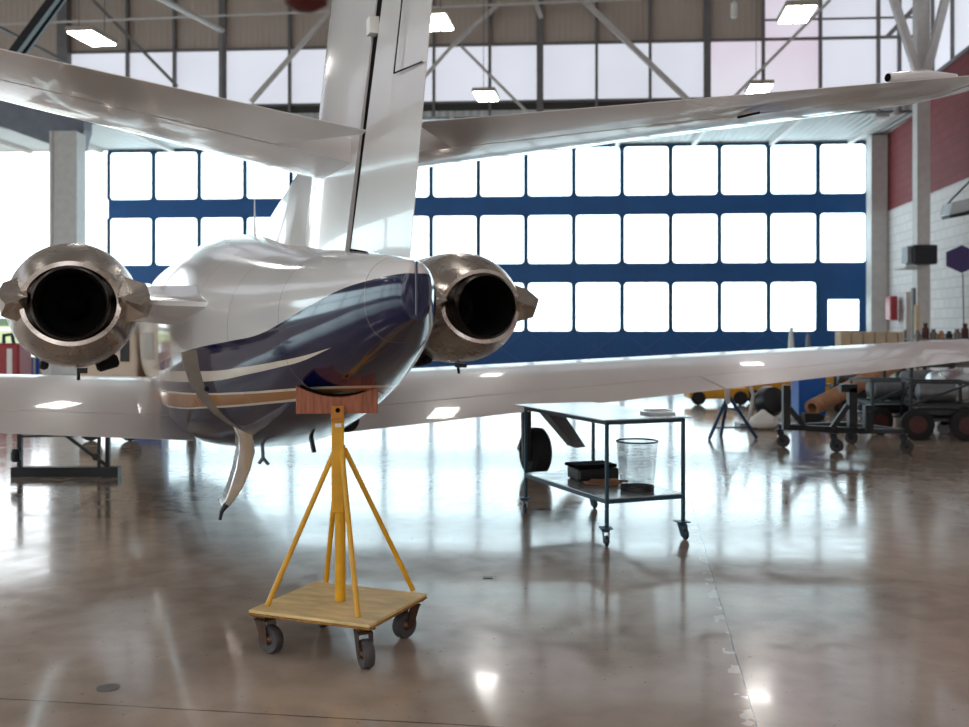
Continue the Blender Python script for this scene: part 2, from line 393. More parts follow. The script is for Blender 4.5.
# hangar door leaves: 4 leaves of 4 bays with 3 rows of panes
PITCH = 1.84; U0 = -14.96
ROWS = [(1.37,3.22),(3.97,5.82),(6.57,8.42)]
HT = 8.53
def pane_ranges(u0, c, r):
    a = u0+c*PITCH; z0, z1 = ROWS[r]; return a+.085, a+PITCH-.085, z0, z1
nwin = 0
for leaf in range(4):
    d = bpy.data.objects.new('door_%d' % (leaf+1), None); COL.objects.link(d); d['kind'] = 'structure'
    ul = U0+leaf*4*PITCH; yo = 0.0 if leaf % 2 == 0 else .0
    d.matrix_world = FD
    mb = MB(); w = 4*PITCH
    zs = [0, ROWS[0][0], ROWS[0][1], ROWS[1][0], ROWS[1][1], ROWS[2][0], ROWS[2][1], HT]
    for k in (0, 2, 4, 6): mb.box(ul, ul+w, yo, yo+.12, zs[k], zs[k+1])
    last = leaf == 3
    for c in range(5):
        for r in range(3):
            x = ul+c*PITCH
            a, b_ = (x-.085 if c else x), (x+.085 if c < 4 else x+w*0)
            if c == 4: a, b_ = x-.085, x
            mb.box(a, b_, yo, yo+.12, ROWS[r][0], ROWS[r][1])
    if last:   # bay with the small personnel window
        a = ul+3*PITCH+.085; b_ = ul+4*PITCH-.085
        zA, zB = 1.40, 2.56; xa, xb = u_of(828, ZD), u_of(859, ZD)
        mb.box(a, xa, yo, yo+.12, ROWS[0][0], ROWS[0][1]); mb.box(xb, b_, yo, yo+.12, ROWS[0][0], ROWS[0][1])
        mb.box(xa, xb, yo, yo+.12, ROWS[0][0], zA); mb.box(xa, xb, yo, yo+.12, zB, ROWS[0][1])
    mb.build('door_leaf', M['bluedoor'], d)
    fr = MB()
    for c in range(5):
        x = ul+c*PITCH
        for r in (2, 1, 0):
            fr.box(x-.035, x+.035, yo-.05, yo-.003, ROWS[r][0], ROWS[r][1])
    fr.box(ul, ul+w, yo-.06, yo-.003, ROWS[2][1], ROWS[2][1]+.07)
    fr.build('frame', M['bluedark'], d)
    br = MB()
    for c in range(4):
        if last and c == 3: continue
        x = ul+c*PITCH
        br.bar((x+.15,yo-.02,.12),(x+PITCH-.15,yo-.02,1.26),.03,.05); br.bar((x+.15,yo-.035,1.26),(x+PITCH-.15,yo-.035,.12),.03,.05)
    br.build('cross_brace', M['bluetrim'], d)
    for c in range(4):
        for r in range(3):
            if last and c == 3 and r == 0: continue
            xa, xb, za, zb = pane_ranges(ul, c, r)
            pm = MB(); c0 = .1
            pm.prism([(xa+c0*0,yo+.05,za),(xb,yo+.05,za),(xb,yo+.05,zb),(xa,yo+.05,zb)], (0,.02,0))
            po = pm.build('window_pane', M['pane'], d)
            cr = MB()   # rounded corners of the sheet cut-out
            for (cx_, cz_, sx, sz) in ((xa,za,1,1),(xb,za,-1,1),(xb,zb,-1,-1),(xa,zb,1,-1)):
                R = .13; arc = [(cx_+sx*(R-R*math.sin(q)), yo, cz_+sz*(R-R*math.cos(q))) for q in [PI/2*i/5 for i in range(6)]]
                cr.prism([(cx_,yo,cz_)]+arc, (0,.04,0))
            if r == 0:
                cr.box((xa+xb)/2-.012,(xa+xb)/2+.012,yo+.02,yo+.045,za,zb); cr.box(xa,xb,yo+.02,yo+.045,(za+zb)/2-.008,(za+zb)/2+.008)
            cr.build('window_corner', M['bluedoor'], d)
    if last:
        xa, xb = u_of(828, ZD), u_of(859, ZD)
        pm = MB(); pm.box(xa, xb, yo+.05, yo+.07, 1.40, 2.56); pm.build('window_pane', M['pane'], d)
# wall above/beside doors
wb = MB(); wb.box(-26.5, U0-7.5, 0, .2, 0, HT); wb.box(14.48, 16.5, 0, .2, 0, HT); wb.box(-26.5, 16.5, 0, .2, HT, 9.1)
struct(wb, 'wall_back', M['plaster'], Mx=FD)
# soffit between header wall and door wall
sb = MB(); sb.box(-25, 15.6, -5.6, 0, HT+.03, HT+.2); struct(sb, 'ceiling_soffit', M['soffit'], Mx=FD)
sb = MB()
for k in range(14): sb.box(-24+k*2.9, -23.85+k*2.9, -5.5, -.02, HT-.12, HT+.03)
struct(sb, 'trim_1', M['steelw'], Mx=FD)
# header wall with clerestory
HB = 9.03; HP = 10.93
hw = MB(); hw.box(-25, 15.1, 0, .3, HT, HB); struct(hw, 'trim_2', mat('dark_header', (58,56,52), .7), Mx=FH)
hw = MB(); XR = u_of(764, ZHD); XL = u_of(68, ZHD); XE = u_of(917, ZHD)
hw.box(XL, XR, .05, .3, HP, 14.2); hw.box(-25, XL, .05, .3, HB, 14.2); hw.box(XE, 15.1, .05, .3, 13.6, 14.2)
struct(hw, 'wall_front_upper', M['beige'], Mx=FH)
posts = [68, 128, 175, 223, 247, 290, 345, 390, 434, 490, 540, 596.5, 650, 707, 763, 820, 878, 899, 917]
posts = [p for p in posts if p not in (247,)]
pu = [u_of(p, ZHD) for p in posts]
k = 0
for a, b_, pa in zip(pu[:-1], pu[1:], posts):
    k += 1
    m_ = M['clearpink'] if pa in (707,763) else M['clear']
    pm = MB(); pm.box(a+.04, b_-.04, .06, .1, HB+.02, HP-.02); struct(pm, 'window_%d' % k, m_, Mx=FH)
    if pa >= 763:
        k += 1; pm = MB(); pm.box(a+.04, b_-.04, .06, .1, HP+.05, 12.9); struct(pm, 'window_%d' % k, M['clearpink'] if pa == 763 else M['clear'], Mx=FH)
tm = MB()
for p, u in zip(posts, pu):
    w = .11 if p in (540, 707, 223) else .045
    tm.box(u-w, u+w, -.12, .06, HT, 14)
tm.box(XL, XE, -.06, .06, HP-.03, HP+.05); tm.box(XR, XE, -.04, .06, 11.55, 11.6)
tm.box(XL, XE, -.06, .06, HB-.04, HB+.04); tm.box(XL-.25, XL+.1, -.3, .06, HT, 14)
struct(tm, 'trim_3', M['steeld'], Mx=FH)

# right wall, receding towards the camera on the right
FR = Matrix.Translation((14.83, 39.0, 0)) @ Matrix.Rotation(-A7, 4, 'Z')   # local -y runs towards the camera
rw = MB(); rw.box(0, .3, -56, 1.6, 0, 5.74); struct(rw, 'wall_right', M['brickwhite'], Mx=FR)
rw = MB(); rw.box(0, .3, -56, 1.6, 5.74, 9.3); struct(rw, 'wall_right_upper', M['brickred'], Mx=FR)
rw = MB(); rw.box(-.06, .3, -56, 1.6, 9.3, 9.42); rw.box(-.02, .3, -56, 1.6, 12.7, 14.2); struct(rw, 'trim_4', M['steeld'], Mx=FR)
kk = 100
y = -4.6
while y > -54:
    pm = MB(); pm.box(.1, .14, y-1.86, y-.04, 9.42, 12.7); struct(pm, 'window_%d' % kk, M['clear'], Mx=FR); kk += 1
    y -= 1.9
pm = MB(); yy = -4.6
while yy > -54: pm.box(0, .1, yy-.04, yy+.04, 9.42, 12.7); yy -= 1.9
struct(pm, 'trim_5', M['steeld'], Mx=FR)
# left and rear walls
lw = MB(); FLW = Matrix.Translation((-22.5, 39.0, 0)) @ Matrix.Rotation(-A7*.2, 4, 'Z')
lw.box(-.3, 0, -56, 2, 0, .9); lw.box(-.3, 0, -56, 2, 5.2, 9.0); lw.box(-.3, 0, -56, 2, 11.8, 14.2)
struct(lw, 'wall_left', M['plaster'], Mx=FLW)
kk = 200; y = 1.5
while y > -54:
    pm = MB(); pm.box(-.2, -.15, y-3.3, y-.2, .9, 5.2); struct(pm, 'window_%d' % kk, M['pane'], Mx=FLW); kk += 1
    pm = MB(); pm.box(-.2, -.15, y-3.3, y-.2, 9.0, 11.8); struct(pm, 'window_%d' % kk, M['clear'], Mx=FLW); kk += 1
    y -= 3.5
pm = MB(); y = 1.5
while y > -56: pm.box(-.28, -.05, y-.2, y, .9, 5.2); pm.box(-.28, -.05, y-.2, y, 9.0, 11.8); y -= 3.5
pm.box(-.25, -.08, -56, 2, 2.95, 3.1)
struct(pm, 'trim_6', M['steeld'], Mx=FLW)
rw = MB(); rw.box(-27, 14, -16.3, -16, 0, 2.0); rw.box(-27, 14, -16.3, -16, 5.6, 7.5); rw.box(-27, 14, -16.3, -16, 11.0, 14.2); struct(rw, 'wall_rear', M['plaster'])
for j in range(12):  # unseen rear windows, both rows added to light the hall from behind
    pm = MB(); pm.box(-26.5+j*3.3, -23.4+j*3.3, -16.2, -16.15, 7.5, 11.0); struct(pm, 'window_%d' % (300+j), M['rear'])
    pm = MB(); pm.box(-26.5+j*3.3, -23.4+j*3.3, -16.2, -16.15, 2.0, 5.6); struct(pm, 'window_%d' % (320+j), M['rear'])
# roof
rb = MB(); rb.box(-27, 17, -16.3, 36.5, 14.0, 14.3); struct(rb, 'ceiling', M['roof'])

# ------------------------------------------------------------------ roof steel
tr = thing('roof_truss', 'grey steel truss bracing in front of the translucent clerestory panes', 'truss', W(540, 117, 33.6))
def tpart(mb, name, m, root):
    o = mb.build(name, m); o.parent = root; o.matrix_parent_inverse = Matrix.Translation(-root.location); return o
for (a, b_, w) in [((583,0),(690,102),.16),((500,3),(452,46),.13),((452,46),(418,84),.1),((461,46),(529,114),.09),((251,102),(330,12),.14),
                  ((93,0),(177,86),.1),((535,0),(541,18),.14),((733,98),(830,0),.1)]:
    mb = MB(); mb.bar(W(*a,33.9), W(*b_,33.9), w, w); tpart(mb, 'diagonal_brace', M['steelw'] if a[0]>200 else M['steeld'], tr)
mb = MB(); mb.bar(W(-40,26,33.3), W(640,-1,33.3), .06); tpart(mb, 'tie_rod', M['steelw'], tr)
mb = MB(); mb.bar(W(60,-14,33.9), W(900,-40,33.9), .2); tpart(mb, 'top_chord', M['steeld'], tr)
t2 = thing('roof_strut', 'pale grey inclined pipe strut under the roof at upper left', 'strut', P(158,0,24))
mb = MB(); mb.tube([P(120,-22,24), P(223,31,30)], .08); tpart(mb, 'pipe', M['steelw'], t2)
mb = MB(); mb.tube([P(223,31,30), P(223,100,30)], .1); tpart(mb, 'post', M['steeld'], t2)
t3 = thing('roof_truss', 'dark twin bar diagonal roof brace in the upper left corner', 'truss', P(30,20,26))
mb = MB(); mb.bar(P(10,58,26), P(56,-4,26), .2); tpart(mb, 'diagonal_brace', M['blackm'], t3)
mb = MB(); mb.bar(P(21,58,26.3), P(66,-4,26.3), .1); tpart(mb, 'diagonal_brace', M['blackm'], t3)
mb = MB(); mb.bar(P(-30,12,27), P(66,62,31), .08); tpart(mb, 'tie_rod', M['steeld'], t3)
t4 = thing('wall_truss', 'pale steel lattice bracing in front of the right hand clerestory', 'truss', P(919,73,29))
for a, b_, w in [((890,-12),(920,80),.2),((948,-12),(925,80),.2)]:
    mb = MB(); mb.bar(P(*a,29.5), P(*b_,29.5), w); tpart(mb, 'diagonal_brace', M['steelw'], t4)
mb = MB(); mb.bar(P(887,37,33), P(922,0,30.5), .1); tpart(mb, 'tie_rod', M['steeld'], t4)
# columns
def column(px0, px1, Z, ztop, label, m=M['steelw']):
    a = P((px0+px1)/2, YH, Z); w = (px1-px0)*Z/F/2
    t = thing('steel_column', label, 'column', (a.x, a.y, 0))
    mb = MB(); mb.box(-w, w, -w, w, .04, ztop); mb.box(-w*1.08, -w*.86, -w*1.08, -w*.98, .04, ztop); mb.box(w*.86, w*1.08, -w*1.08, -w*.98, .04, ztop)
    mb.build('shaft', m, t)
    mb = MB(); mb.box(-w*1.4, w*1.4, -w*1.4, w*1.4, 0, .04); mb.build('base_plate', m, t)
    return t
lc = column(56, 81, 34.0, 7.9, 'grey steel column standing in the open doorway at left')
mb = MB(); mb.prism([W(x,y,33.6)-lc.location for x,y in ((-70,88),(84,92),(84,130),(79,148),(56,146),(0,126),(-70,112))], (0,.7,0)); mb.build('haunch_beam', M['haunch'], lc)
column(869, 884, 37.8, 8.5, 'pale column at the corner between blue doors and right wall')
column(915, 927, 30.0, 14, 'white column standing against the red and white right wall')
t = thing('steel_column', 'tall pale column in front of the clerestory corner', 'column', P(882,118,34.2))
mb = MB(); mb.box(-.28,.28,-.2,.2,0,5.6); mb.build('shaft', M['steelw'], t)

# ------------------------------------------------------------------ lamps
lp = thing('ceiling_lamp', 'x', 'lamp', (0,0,0), 0, 'fluorescent fixtures under the roof')
mb = MB(); mb.box(-.28,.28,-.52,.52,.0,.10); mb.build('housing', M['lampcase'], lp, bevel=.02)
for s in (-.135,.135):
    mb = MB(); mb.box(s-.115,s+.115,-.49,.49,-.03,0.0); mb.build('diffuser', M['lamp'], lp, bevel=.02)
mb = MB()
for y_ in (-.5,.5): mb.tube([(0,y_,.1),(0,y_,6.72)], .008, 5)
mb.build('hanger', M['steeld'], lp)
vis = [((92,38),20.2,'twin tube ceiling lamp at upper left above the left tailplane'),((797,14),18.6,'twin tube ceiling lamp at upper right, nearest on that side'),
       ((436,22),19.1,'ceiling lamp partly hidden just right of the rudder'),((486,96),25.3,'small ceiling lamp low above the right tailplane root'),
       ((759,89),24.6,'ceiling lamp peeking over the right tailplane, nearer the tip')]
first = True
def place_lamp(loc, lab):
    global first
    if first:
        lp.location = loc; lp.rotation_euler = (0,0,-A7); lp['label'] = lab; first = False; return
    copy_tree(lp, loc=loc, rz=-A7, label=lab)
for (x_, y_), Z, lab in vis: place_lamp(P(x_, y_, Z), lab)
for ix in range(5):  # lamp grid added out of view to fill the hall with light
    for iy in range(5):
        place_lamp(Vector((-18+ix*6.6-(.9*iy), -13+iy*5.6, 7.25)), 'added fluorescent fill lamp under the roof, out of view')
# small pendant thing and heater
pt = tag(MB().lathe([(.02,.35),(.05,.3),(.09,.28),(.09,-.12),(.04,-.16)], n=14).build('ceiling_speaker', M['paper'], smooth=True), 'small white cylinder hanging from the beige wall at upper right', 'speaker')
pt.location = P(734,13,30)

# ------------------------------------------------------------------ aircraft
TH = math.radians(20.0)
JC = Vector((-1.305, 7.04, 0))
jet = thing('business_jet', 'white and navy twin engine business jet, tail toward us', 'airplane', JC, TH)
def pt_on_t(x, y, t):
    """pixel -> local point on the cross plane t (metres aft)"""
    k = (x-CX)/F; c, s_ = math.cos(TH), math.sin(TH)
    # t = dX*s - dZ*c ; dX = kZ-JC.x ; dZ = Z-JC.y
    Z = (t + JC.x*s_ - JC.y*c)/(k*s_-c)
    X = k*Z; dX = X-JC.x; dZ = Z-JC.y
    return Vector((dX*c+dZ*s_, -t, HC+(YH-y)*Z/F))
def centre(x, y):
    """pixel -> (t,z) on the aircraft's plane of symmetry"""
    k = (x-CX)/F; c, s_ = math.cos(TH), math.sin(TH)
    t = (JC.y*k-JC.x)/(s_+c*k); Z = JC.y-c*t
    return t, HC+(YH-y)*Z/F
# fuselage sections: t, top, bottom, half width, z of max width
SEC = [(-10.7,1.22,1.18,.02),(-10.5,1.36,1.02,.17),(-10.1,1.52,.88,.32),(-9.4,1.72,.76,.50),(-8.6,1.98,.70,.66),(-7.9,2.30,.66,.75),(-7.0,2.43,.62,.80),(-5.5,2.44,.58,.80),
       (-4.0,2.43,.56,.80),(-3.0,2.42,.56,.80),(-2.0,2.38,.58,.80),(-1.0,2.28,.66,.755),(-.3,2.20,.76,.70),(.4,2.12,.88,.61),(1.0,2.06,1.0,.52),(1.5,2.01,1.12,.435),(1.9,1.98,1.24,.37),(2.3,1.94,1.36,.285),
       (2.6,1.91,1.46,.21),(2.8,1.885,1.54,.145),(2.95,1.865,1.60,.085),(3.0,1.85,1.62,.05)]
def ring(sec, n=48):
    t, top, bot, hw = sec; zc = (top+bot)/2+.04*(top-bot); out = []
    for k in range(n):
        a = 2*PI*k/n; cx, cz = math.cos(a), math.sin(a)
        e = .92 if t < 1 else .92-.06*min(1,(t-1)/1.5)
        if cz < 0 and t < .6: e -= .30*min(1, (.6-t)/2.2)
        x = hw*math.copysign(abs(cx)**e, cx); z = (top-zc if cz > 0 else zc-bot)*math.copysign(abs(cz)**e, cz)
        out.append(Vector((x, -t, zc+z)))
    return out
import bisect
def interp_sec(t):
    # smooth (Catmull) interpolation of the section table
    ts = [s[0] for s in SEC]; i = max(0, min(len(SEC)-2, bisect.bisect_right(ts, t)-1))
    a, b_ = SEC[i], SEC[i+1]; f = (t-a[0])/(b_[0]-a[0])
    p0 = SEC[max(0,i-1)]; p3 = SEC[min(len(SEC)-1,i+2)]
    out = [t]
    for j in (1,2,3):
        h = b_[0]-a[0]
        m1 = (b_[j]-p0[j])/(b_[0]-p0[0])*h; m2 = (p3[j]-a[j])/(p3[0]-a[0])*h
        out.append((2*f**3-3*f*f+1)*a[j]+(f**3-2*f*f+f)*m1+(-2*f**3+3*f*f)*b_[j]+(f**3-f*f)*m2)
    out[3] = max(out[3], .01)
    return tuple(out)
tt = []
for a, b_ in zip(SEC[:-1], SEC[1:]): tt += [a[0]+(b_[0]-a[0])*q/3 for q in range(3)]
tt.append(SEC[-1][0])
mb = MB(); mb.quadsheet([ring(interp_sec(t)) for t in tt], True, True)
fus = mb.build('fuselage', M['livery'], jet, smooth=True, angle=60)
# aerofoil solids
def foil(sections, thick_axis, a, b_, m, name, n=14, parent=jet, **kw):
    """sections: (LE, TE, thickness) ; builds chord range a..b of the foil"""
    mb = MB(); rows = []
    for sec in sections:
        LE, TE, th = Vector(sec[0]), Vector(sec[1]), sec[2]
        aa, bb = (sec[3], sec[4]) if len(sec) > 3 else (a, b_)
        ax = Vector(thick_axis)
        top, bot = [], []
        for i in range(n+1):
            q = i/n; q = .5-.5*math.cos(PI*q) if aa == 0 else q
            x = aa+(bb-aa)*q
            yt = 5*(.2969*math.sqrt(max(x,0))-.126*x-.3516*x*x+.2843*x**3-.1015*x**4)*th
            yt = max(yt, .0015)
            c = LE.lerp(TE, x)
            top.append(c+ax*yt); bot.append(c-ax*yt)
        rows.append(top+bot[::-1])
    mb.quadsheet(rows, True, True)
    return mb.build(name, m, parent, smooth=True, angle=30, **kw)
V = Vector
# vertical tail. hinge line and edges
def le(z): return 1.40+(z-3.43)*.62
def hinge(z): return 1.97+(z-1.99)*.53
def te(z): return 2.91+(z-1.88)*.32
fs = []
for z in (1.9, 2.25, 2.6, 3.0, 3.6, 4.35):
    c = te(z)-le(z); frac = (hinge(z)-.04-le(z))/c
    fs.append((V((0,-le(z),z)), V((0,-te(z),z)), .10*c*.62*(1-(z-1.9)*.1), 0.0, frac))
fin = foil(fs, (1,0,0), 0, 1, M['white'], 'vertical_stabilizer')
rs = []
for z in (2.03, 2.3, 2.8, 3.4, 4.3):
    c = te(z)-le(z); frac = (hinge(z)+.07-le(z))/c
    if z < 2.1: # slanted lower edge following the tail cone
        zt_ = 1.878; sl = (1.985-zt_)/(te(zt_)-hinge(1.985)); zl = zt_+sl*(te(zt_)-le(z))
        rs.append((V((0,-le(z),zl)), V((0,-te(zt_),zt_)), .10*c*.62, frac, 1.0)); continue
    rs.append((V((0,-le(z),z)), V((0,-te(z),z)), .10*c*.62*(1-(z-1.9)*.1), frac, 1.0))
rud = foil(rs, (1,0,0), 0, 1, M['white'], 'rudder')
mb = MB(); rows = []
for z in (1.9, 4.3):
    h = hinge(z); rows.append([V((.036,-(h-.045),z)), V((-.036,-(h-.045),z)), V((-.03,-(h+(.03 if z < 2 else .12)),z)), V((.03,-(h+(.03 if z < 2 else .12)),z))])
mb.quadsheet(rows, True, True); mb.build('rudder_gap_shade', M['dark'], jet, label='dark filler for the shade in the hinge gap between fin and rudder')  # solid near-black bar, its colour stands in for shade inside the gap
mb = MB(); zt = 2.95; mb.box(-.075,.075,-hinge(zt)-.04,-hinge(zt)+.03,zt-.035,zt+.04); mb.build('hinge_bracket', M['paper'], jet)
# rudder trim tab seam
mb = MB()

a = centre(403,74); b1 = centre(411,0); c1 = centre(425,62)
def sk(p, w): return V((-w, -p[0], p[1]))
d1 = (b1[0]-a[0])/(b1[1]-a[1])
mb.bar(sk(a,.040), V((-.030,-(a[0]+d1*(4.2-a[1])),4.2)), .005, .005); mb.bar(sk(a,.040), sk(c1,.012), .005, .005)
mb.build('trim_tab_seam', M['dark'], jet)
# dorsal fin: sharp ridge from the fuselage top up to the fin
prof = [(-1.6,2.34),(-1.0,2.44),(-.11,2.56),(.5,2.66),(.80,2.74),(1.05,2.80),(1.3,2.80)]
mb = MB(); rows = []
for t, z in prof:
    zb = interp_sec(t)[1]-.06; w = .05+.10*(t+1.6)/2.8 if t < .6 else .055
    rows.append([V((0,-t,z)), V((-w*.35,-t,zb+(z-zb)*.6)), V((-w,-t,zb)), V((w,-t,zb)), V((w*.35,-t,zb+(z-zb)*.6))])
mb.quadsheet(rows, True, True); mb.build('dorsal_fin', M['white'], jet, smooth=True, angle=40)

# tailplane : half span sections (s, LE t, TE t, h)
def stab_sec(sgn, s, hinge_frac=None, rng=None):
    f = (s-.05)/3.45
    LEt = 1.03+(2.15-1.03)*f; TEt = 2.67+(2.95-2.67)*f; h = 2.475+.135*s
    c = TEt-LEt
    LE = V((sgn*s,-LEt,h+.02)); TE = V((sgn*s,-TEt,h-(.05 if sgn < 0 else -.005)))
    return LE, TE, c*.10
for sgn in (-1, 1):
    HF = .62
    secs = []
    for s in (.03, .5, 1.2, 2.0, 2.8, 3.18, 3.19, 3.4, 3.5):
        LE, TE, th = stab_sec(sgn, s)
        if s > 3.3: th *= .6 if s < 3.45 else .15
        full = s >= 3.19
        if s == 3.5: LE, TE = LE.lerp(TE,.18), TE.lerp(LE,.1)
        secs.append((LE, TE, th, 0.0, 1.0 if full else HF))
    foil(secs, (0,0,1), 0, 1, M['white'], 'horizontal_stabilizer')
    secs = []
    for s in (.13, .44, 1.0, 1.6, 2.4, 3.16):
        LE, TE, th = stab_sec(sgn, s)
        a = HF+.012
        if s == .13: a = .96
        secs.append((LE, TE, th, a, 1.0))
    foil(secs, (0,0,1), 0, 1, M['white'], 'elevator')
    # tip horn
    LE, TE, th = stab_sec(sgn, 3.2); LE2, TE2, th2 = stab_sec(sgn, 3.5)
    mb = MB()
    Ea = stab_sec(sgn, 2.52)[1]; Eb = stab_sec(sgn, 2.75)[1]; Ec = stab_sec(sgn, 3.05)[1]
    mb.tube([Ea+V((0,.02,.028)), Eb+V((0,.04,.03)), Ec+V((0,.16,.03))], [.024,.028,.012], 12); tf = mb.build('tip_fairing', M['white'], jet, smooth=True, angle=50)
    mb = MB(); mb.lathe([(.002,0),(.021,0),(.021,.004),(.002,.004)], Ea+V((-sgn*.002,.02,.028)), (-sgn,0,0), 14); mb.build('end_opening', M['dark'], tf)
    mb = MB(); La, Ta, _ = stab_sec(sgn, 1.95); pa = La.lerp(Ta,.62); mb.bar(pa+V((0,0,-.052)), pa+V((sgn*.05,-.12,-.045)), .01, .01); mb.build('hinge_gap', M['dark'], jet)
    mb = MB(); LE, TE, th = stab_sec(sgn, .14); LE2, TE2, th2 = stab_sec(sgn, 3.4)
    mb.tube([LE.lerp(TE,.004), LE2.lerp(TE2,.004)], [.022,.012], 8); mb.build('leading_edge_boot', M['chrome'], jet, smooth=True)

# wings
def wing_sec(sgn, s):
    f = (s-.7)/7.3
    LEt = -4.6+(-3.05+4.6)*f; TEt = -2.0+(-1.55+2.0)*f
    hl = .97+.37*f+.0*f; ht = .64+.62*f
    c = TEt-LEt
    return V((sgn*s,-LEt,hl)), V((sgn*s,-TEt,ht)), c*.115
for sgn in (-1, 1):
    HW = .76
    foil([(*wing_sec(sgn, s)[:2], wing_sec(sgn, s)[2]*(1 if s < 8.6 else .2), 0.0, HW if s < 7.9 else 1.0) for s in (.3,1.5,3,4.5,6,7.2,7.89,7.9,8.5,8.9)], (0,0,1), 0, 1, M['whitewing'], 'wing')
    foil([(*wing_sec(sgn, s), HW+.008, 1.0) for s in (.5,1.5,2.5,3.6,4.55)], (0,0,1), 0, 1, M['whitewing'], 'flap')
    foil([(*wing_sec(sgn, s), HW+.008, 1.0) for s in (4.58,5.5,6.5,7.87)], (0,0,1), 0, 1, M['whitewing'], 'aileron')

# engines
NC = 1.737
def lathe_y(prof, c, n=48, a0=0, a1=2*PI, close=True):
    rows = []
    for r, y in prof:
        rows.append([c+V((r*math.cos(a0+(a1-a0)*k/(n)), y, r*math.sin(a0+(a1-a0)*k/(n)))) for k in range(n if close else n+1)])
    return rows
for sgn in (-1, 1):
    c = V((sgn*1.405, 0, NC))
    mb = MB(); rows = lathe_y([(.30,.62),(.38,.66),(.42,.72),(.437,1.0),(.437,1.6),(.425,2.3),(.40,2.75),(.345,2.93),(.30,2.95),(.285,2.85),(.28,2.3),(.02,2.28)], c)
    mb.quadsheet(rows, True); nac = mb.build('engine_nacelle', M['nacelle'] if False else M['white'], jet, smooth=True, angle=40)
    mb = MB(); mb.quadsheet(lathe_y([(.40,.60),(.428,.62),(.439,.80),(.439,.84),(.42,.9)], c), True); mb.build('cowl_band', M['nacelle'], nac, smooth=True)
    # thrust reverser clamshells: upper and lower door with swept side edges
    for up in (1, -1):
        mb = MB(); outer = []; inner = []
        nb = 32
        for k in range(nb+1):
            a = PI*k/nb*up if up > 0 else -PI*k/nb
            q = abs(math.cos(PI*k/nb))       # 1 at the sides
            yb = .05+.07*q**2.5               # aft lip recedes at the sides
            rw_o, rw_i = [], []
            for j in range(9):
                f = j/8; y = yb+(.62-yb)*f; yn = y/.62
                r = .240+.187*math.sin(PI/2*min(1,yn*1.0))**.85
                rw_o.append(c+V((r*math.cos(a), y, r*math.sin(a))))
                rw_i.append(c+V(((r-.028)*math.cos(a), y, (r-.028)*math.sin(a))))
            outer.append(rw_o+rw_i[::-1])
        mb.quadsheet(outer, True, True); mb.build('reverser_door', M['nacelle'], nac, smooth=True, angle=35)
    mb = MB(); mb.quadsheet(lathe_y([(.215,.9),(.218,.3),(.212,0.0),(.222,-.012),(.232,0.0),(.245,.1),(.27,.3),(.29,.62)], c), True); mb.build('exhaust_nozzle', M['nozzle'], nac, smooth=True, angle=50)
    mb = MB(); mb.quadsheet(lathe_y([(.211,.02),(.211,.9),(.02,.92)], c), True); mb.build('jet_pipe', M['soot'], nac, smooth=True)
    mb = MB(); mb.quadsheet(lathe_y([(.001,.35),(.06,.5),(.1,.7),(.11,.9)], c), True); mb.build('exhaust_cone', M['soot'], nac, smooth=True)
    mb = MB(); mb.quadsheet(lathe_y([(.233,.07),(.29,.13),(.34,.25),(.395,.60)], c), True); mb.build('inner_shroud', M['nozzle'], nac, smooth=True)
    # side fairings: faceted scoops on both sides of the nozzle
    for sd in (-1, 1):
        mb = MB()
        def q_(x, y, z): return c+V((sd*(x*(.93 if sd == sgn else 1.06)), y, z+.02))
        hi = [q_(.285,.34,.16), q_(.255,.02,.03), q_(.40,-.02,.0), q_(.455,.14,.085), q_(.46,.5,.10)]
        v = {n_: mb.bm.verts.new(p) for n_, p in {
            'a':q_(.27,.04,.02),'b':q_(.30,.30,.17),'c':q_(.44,.22,.115),'d':q_(.455,.02,.035),'e':q_(.44,.10,-.10),'f':q_(.30,.26,-.15),
            'g':q_(.40,-.05,-.03),'h':q_(.46,.6,.11),'i':q_(.46,.6,-.11),'j':q_(.33,.6,.16),'k':q_(.33,.6,-.16),'l':q_(.36,.12,.055)}.items()}
        for fc in ('abl','lbc','lcd','lda','adg','age','gde','aef','dche','hei'.replace('hei','hie'),'ch jb'.replace(' ',''),'bjkf','fkie','hjki'):
            try: mb.bm.faces.new([v[ch] for ch in fc])
            except ValueError: pass
        mb.build('side_fairing', M['fairing'], nac)
    mb = MB(); mb.tube([c+V((.03,.75,-.45)), c+V((.03,.72,-.52))], .012, 8); mb.box(.02,.09,.7,.8,-.475,-.44, Matrix.Translation(c)); mb.build('drain_mast', M['blackm'], nac)
    mb = MB(); mb.lathe([(.03,-.08),(.05,-.06),(.05,.06),(.03,.08)], c+V((.22*-sgn*1.0,.9,-.41)), (1,0,.3), 10); mb.build('access_latch', M['soot'], nac, smooth=True); mb = MB(); mb.lathe([(.02,-.04),(.035,0),(.02,.04)], c+V((-.2,.85,-.42)), (0,1,0), 8); mb.build('access_latch', M['soot'], nac)
    # pylon
    rows = []
    for s_, th, y0, y1, zc in ((.40,.15,-.62,2.0,NC-.02),(1.08,.12,.34,1.9,NC+.02)):
        rows.append([V((sgn*s_,y0,zc+.015)), V((sgn*s_,y0+.55,zc+th)), V((sgn*s_,y1-.3,zc+th)), V((sgn*s_,y1,zc)), V((sgn*s_,y1-.3,zc-th)), V((sgn*s_,y0+.55,zc-th)), V((sgn*s_,y0,zc-.015))])
    mb = MB(); mb.quadsheet(rows, True, True); mb.build('pylon', M['white'], jet, smooth=True, angle=30)

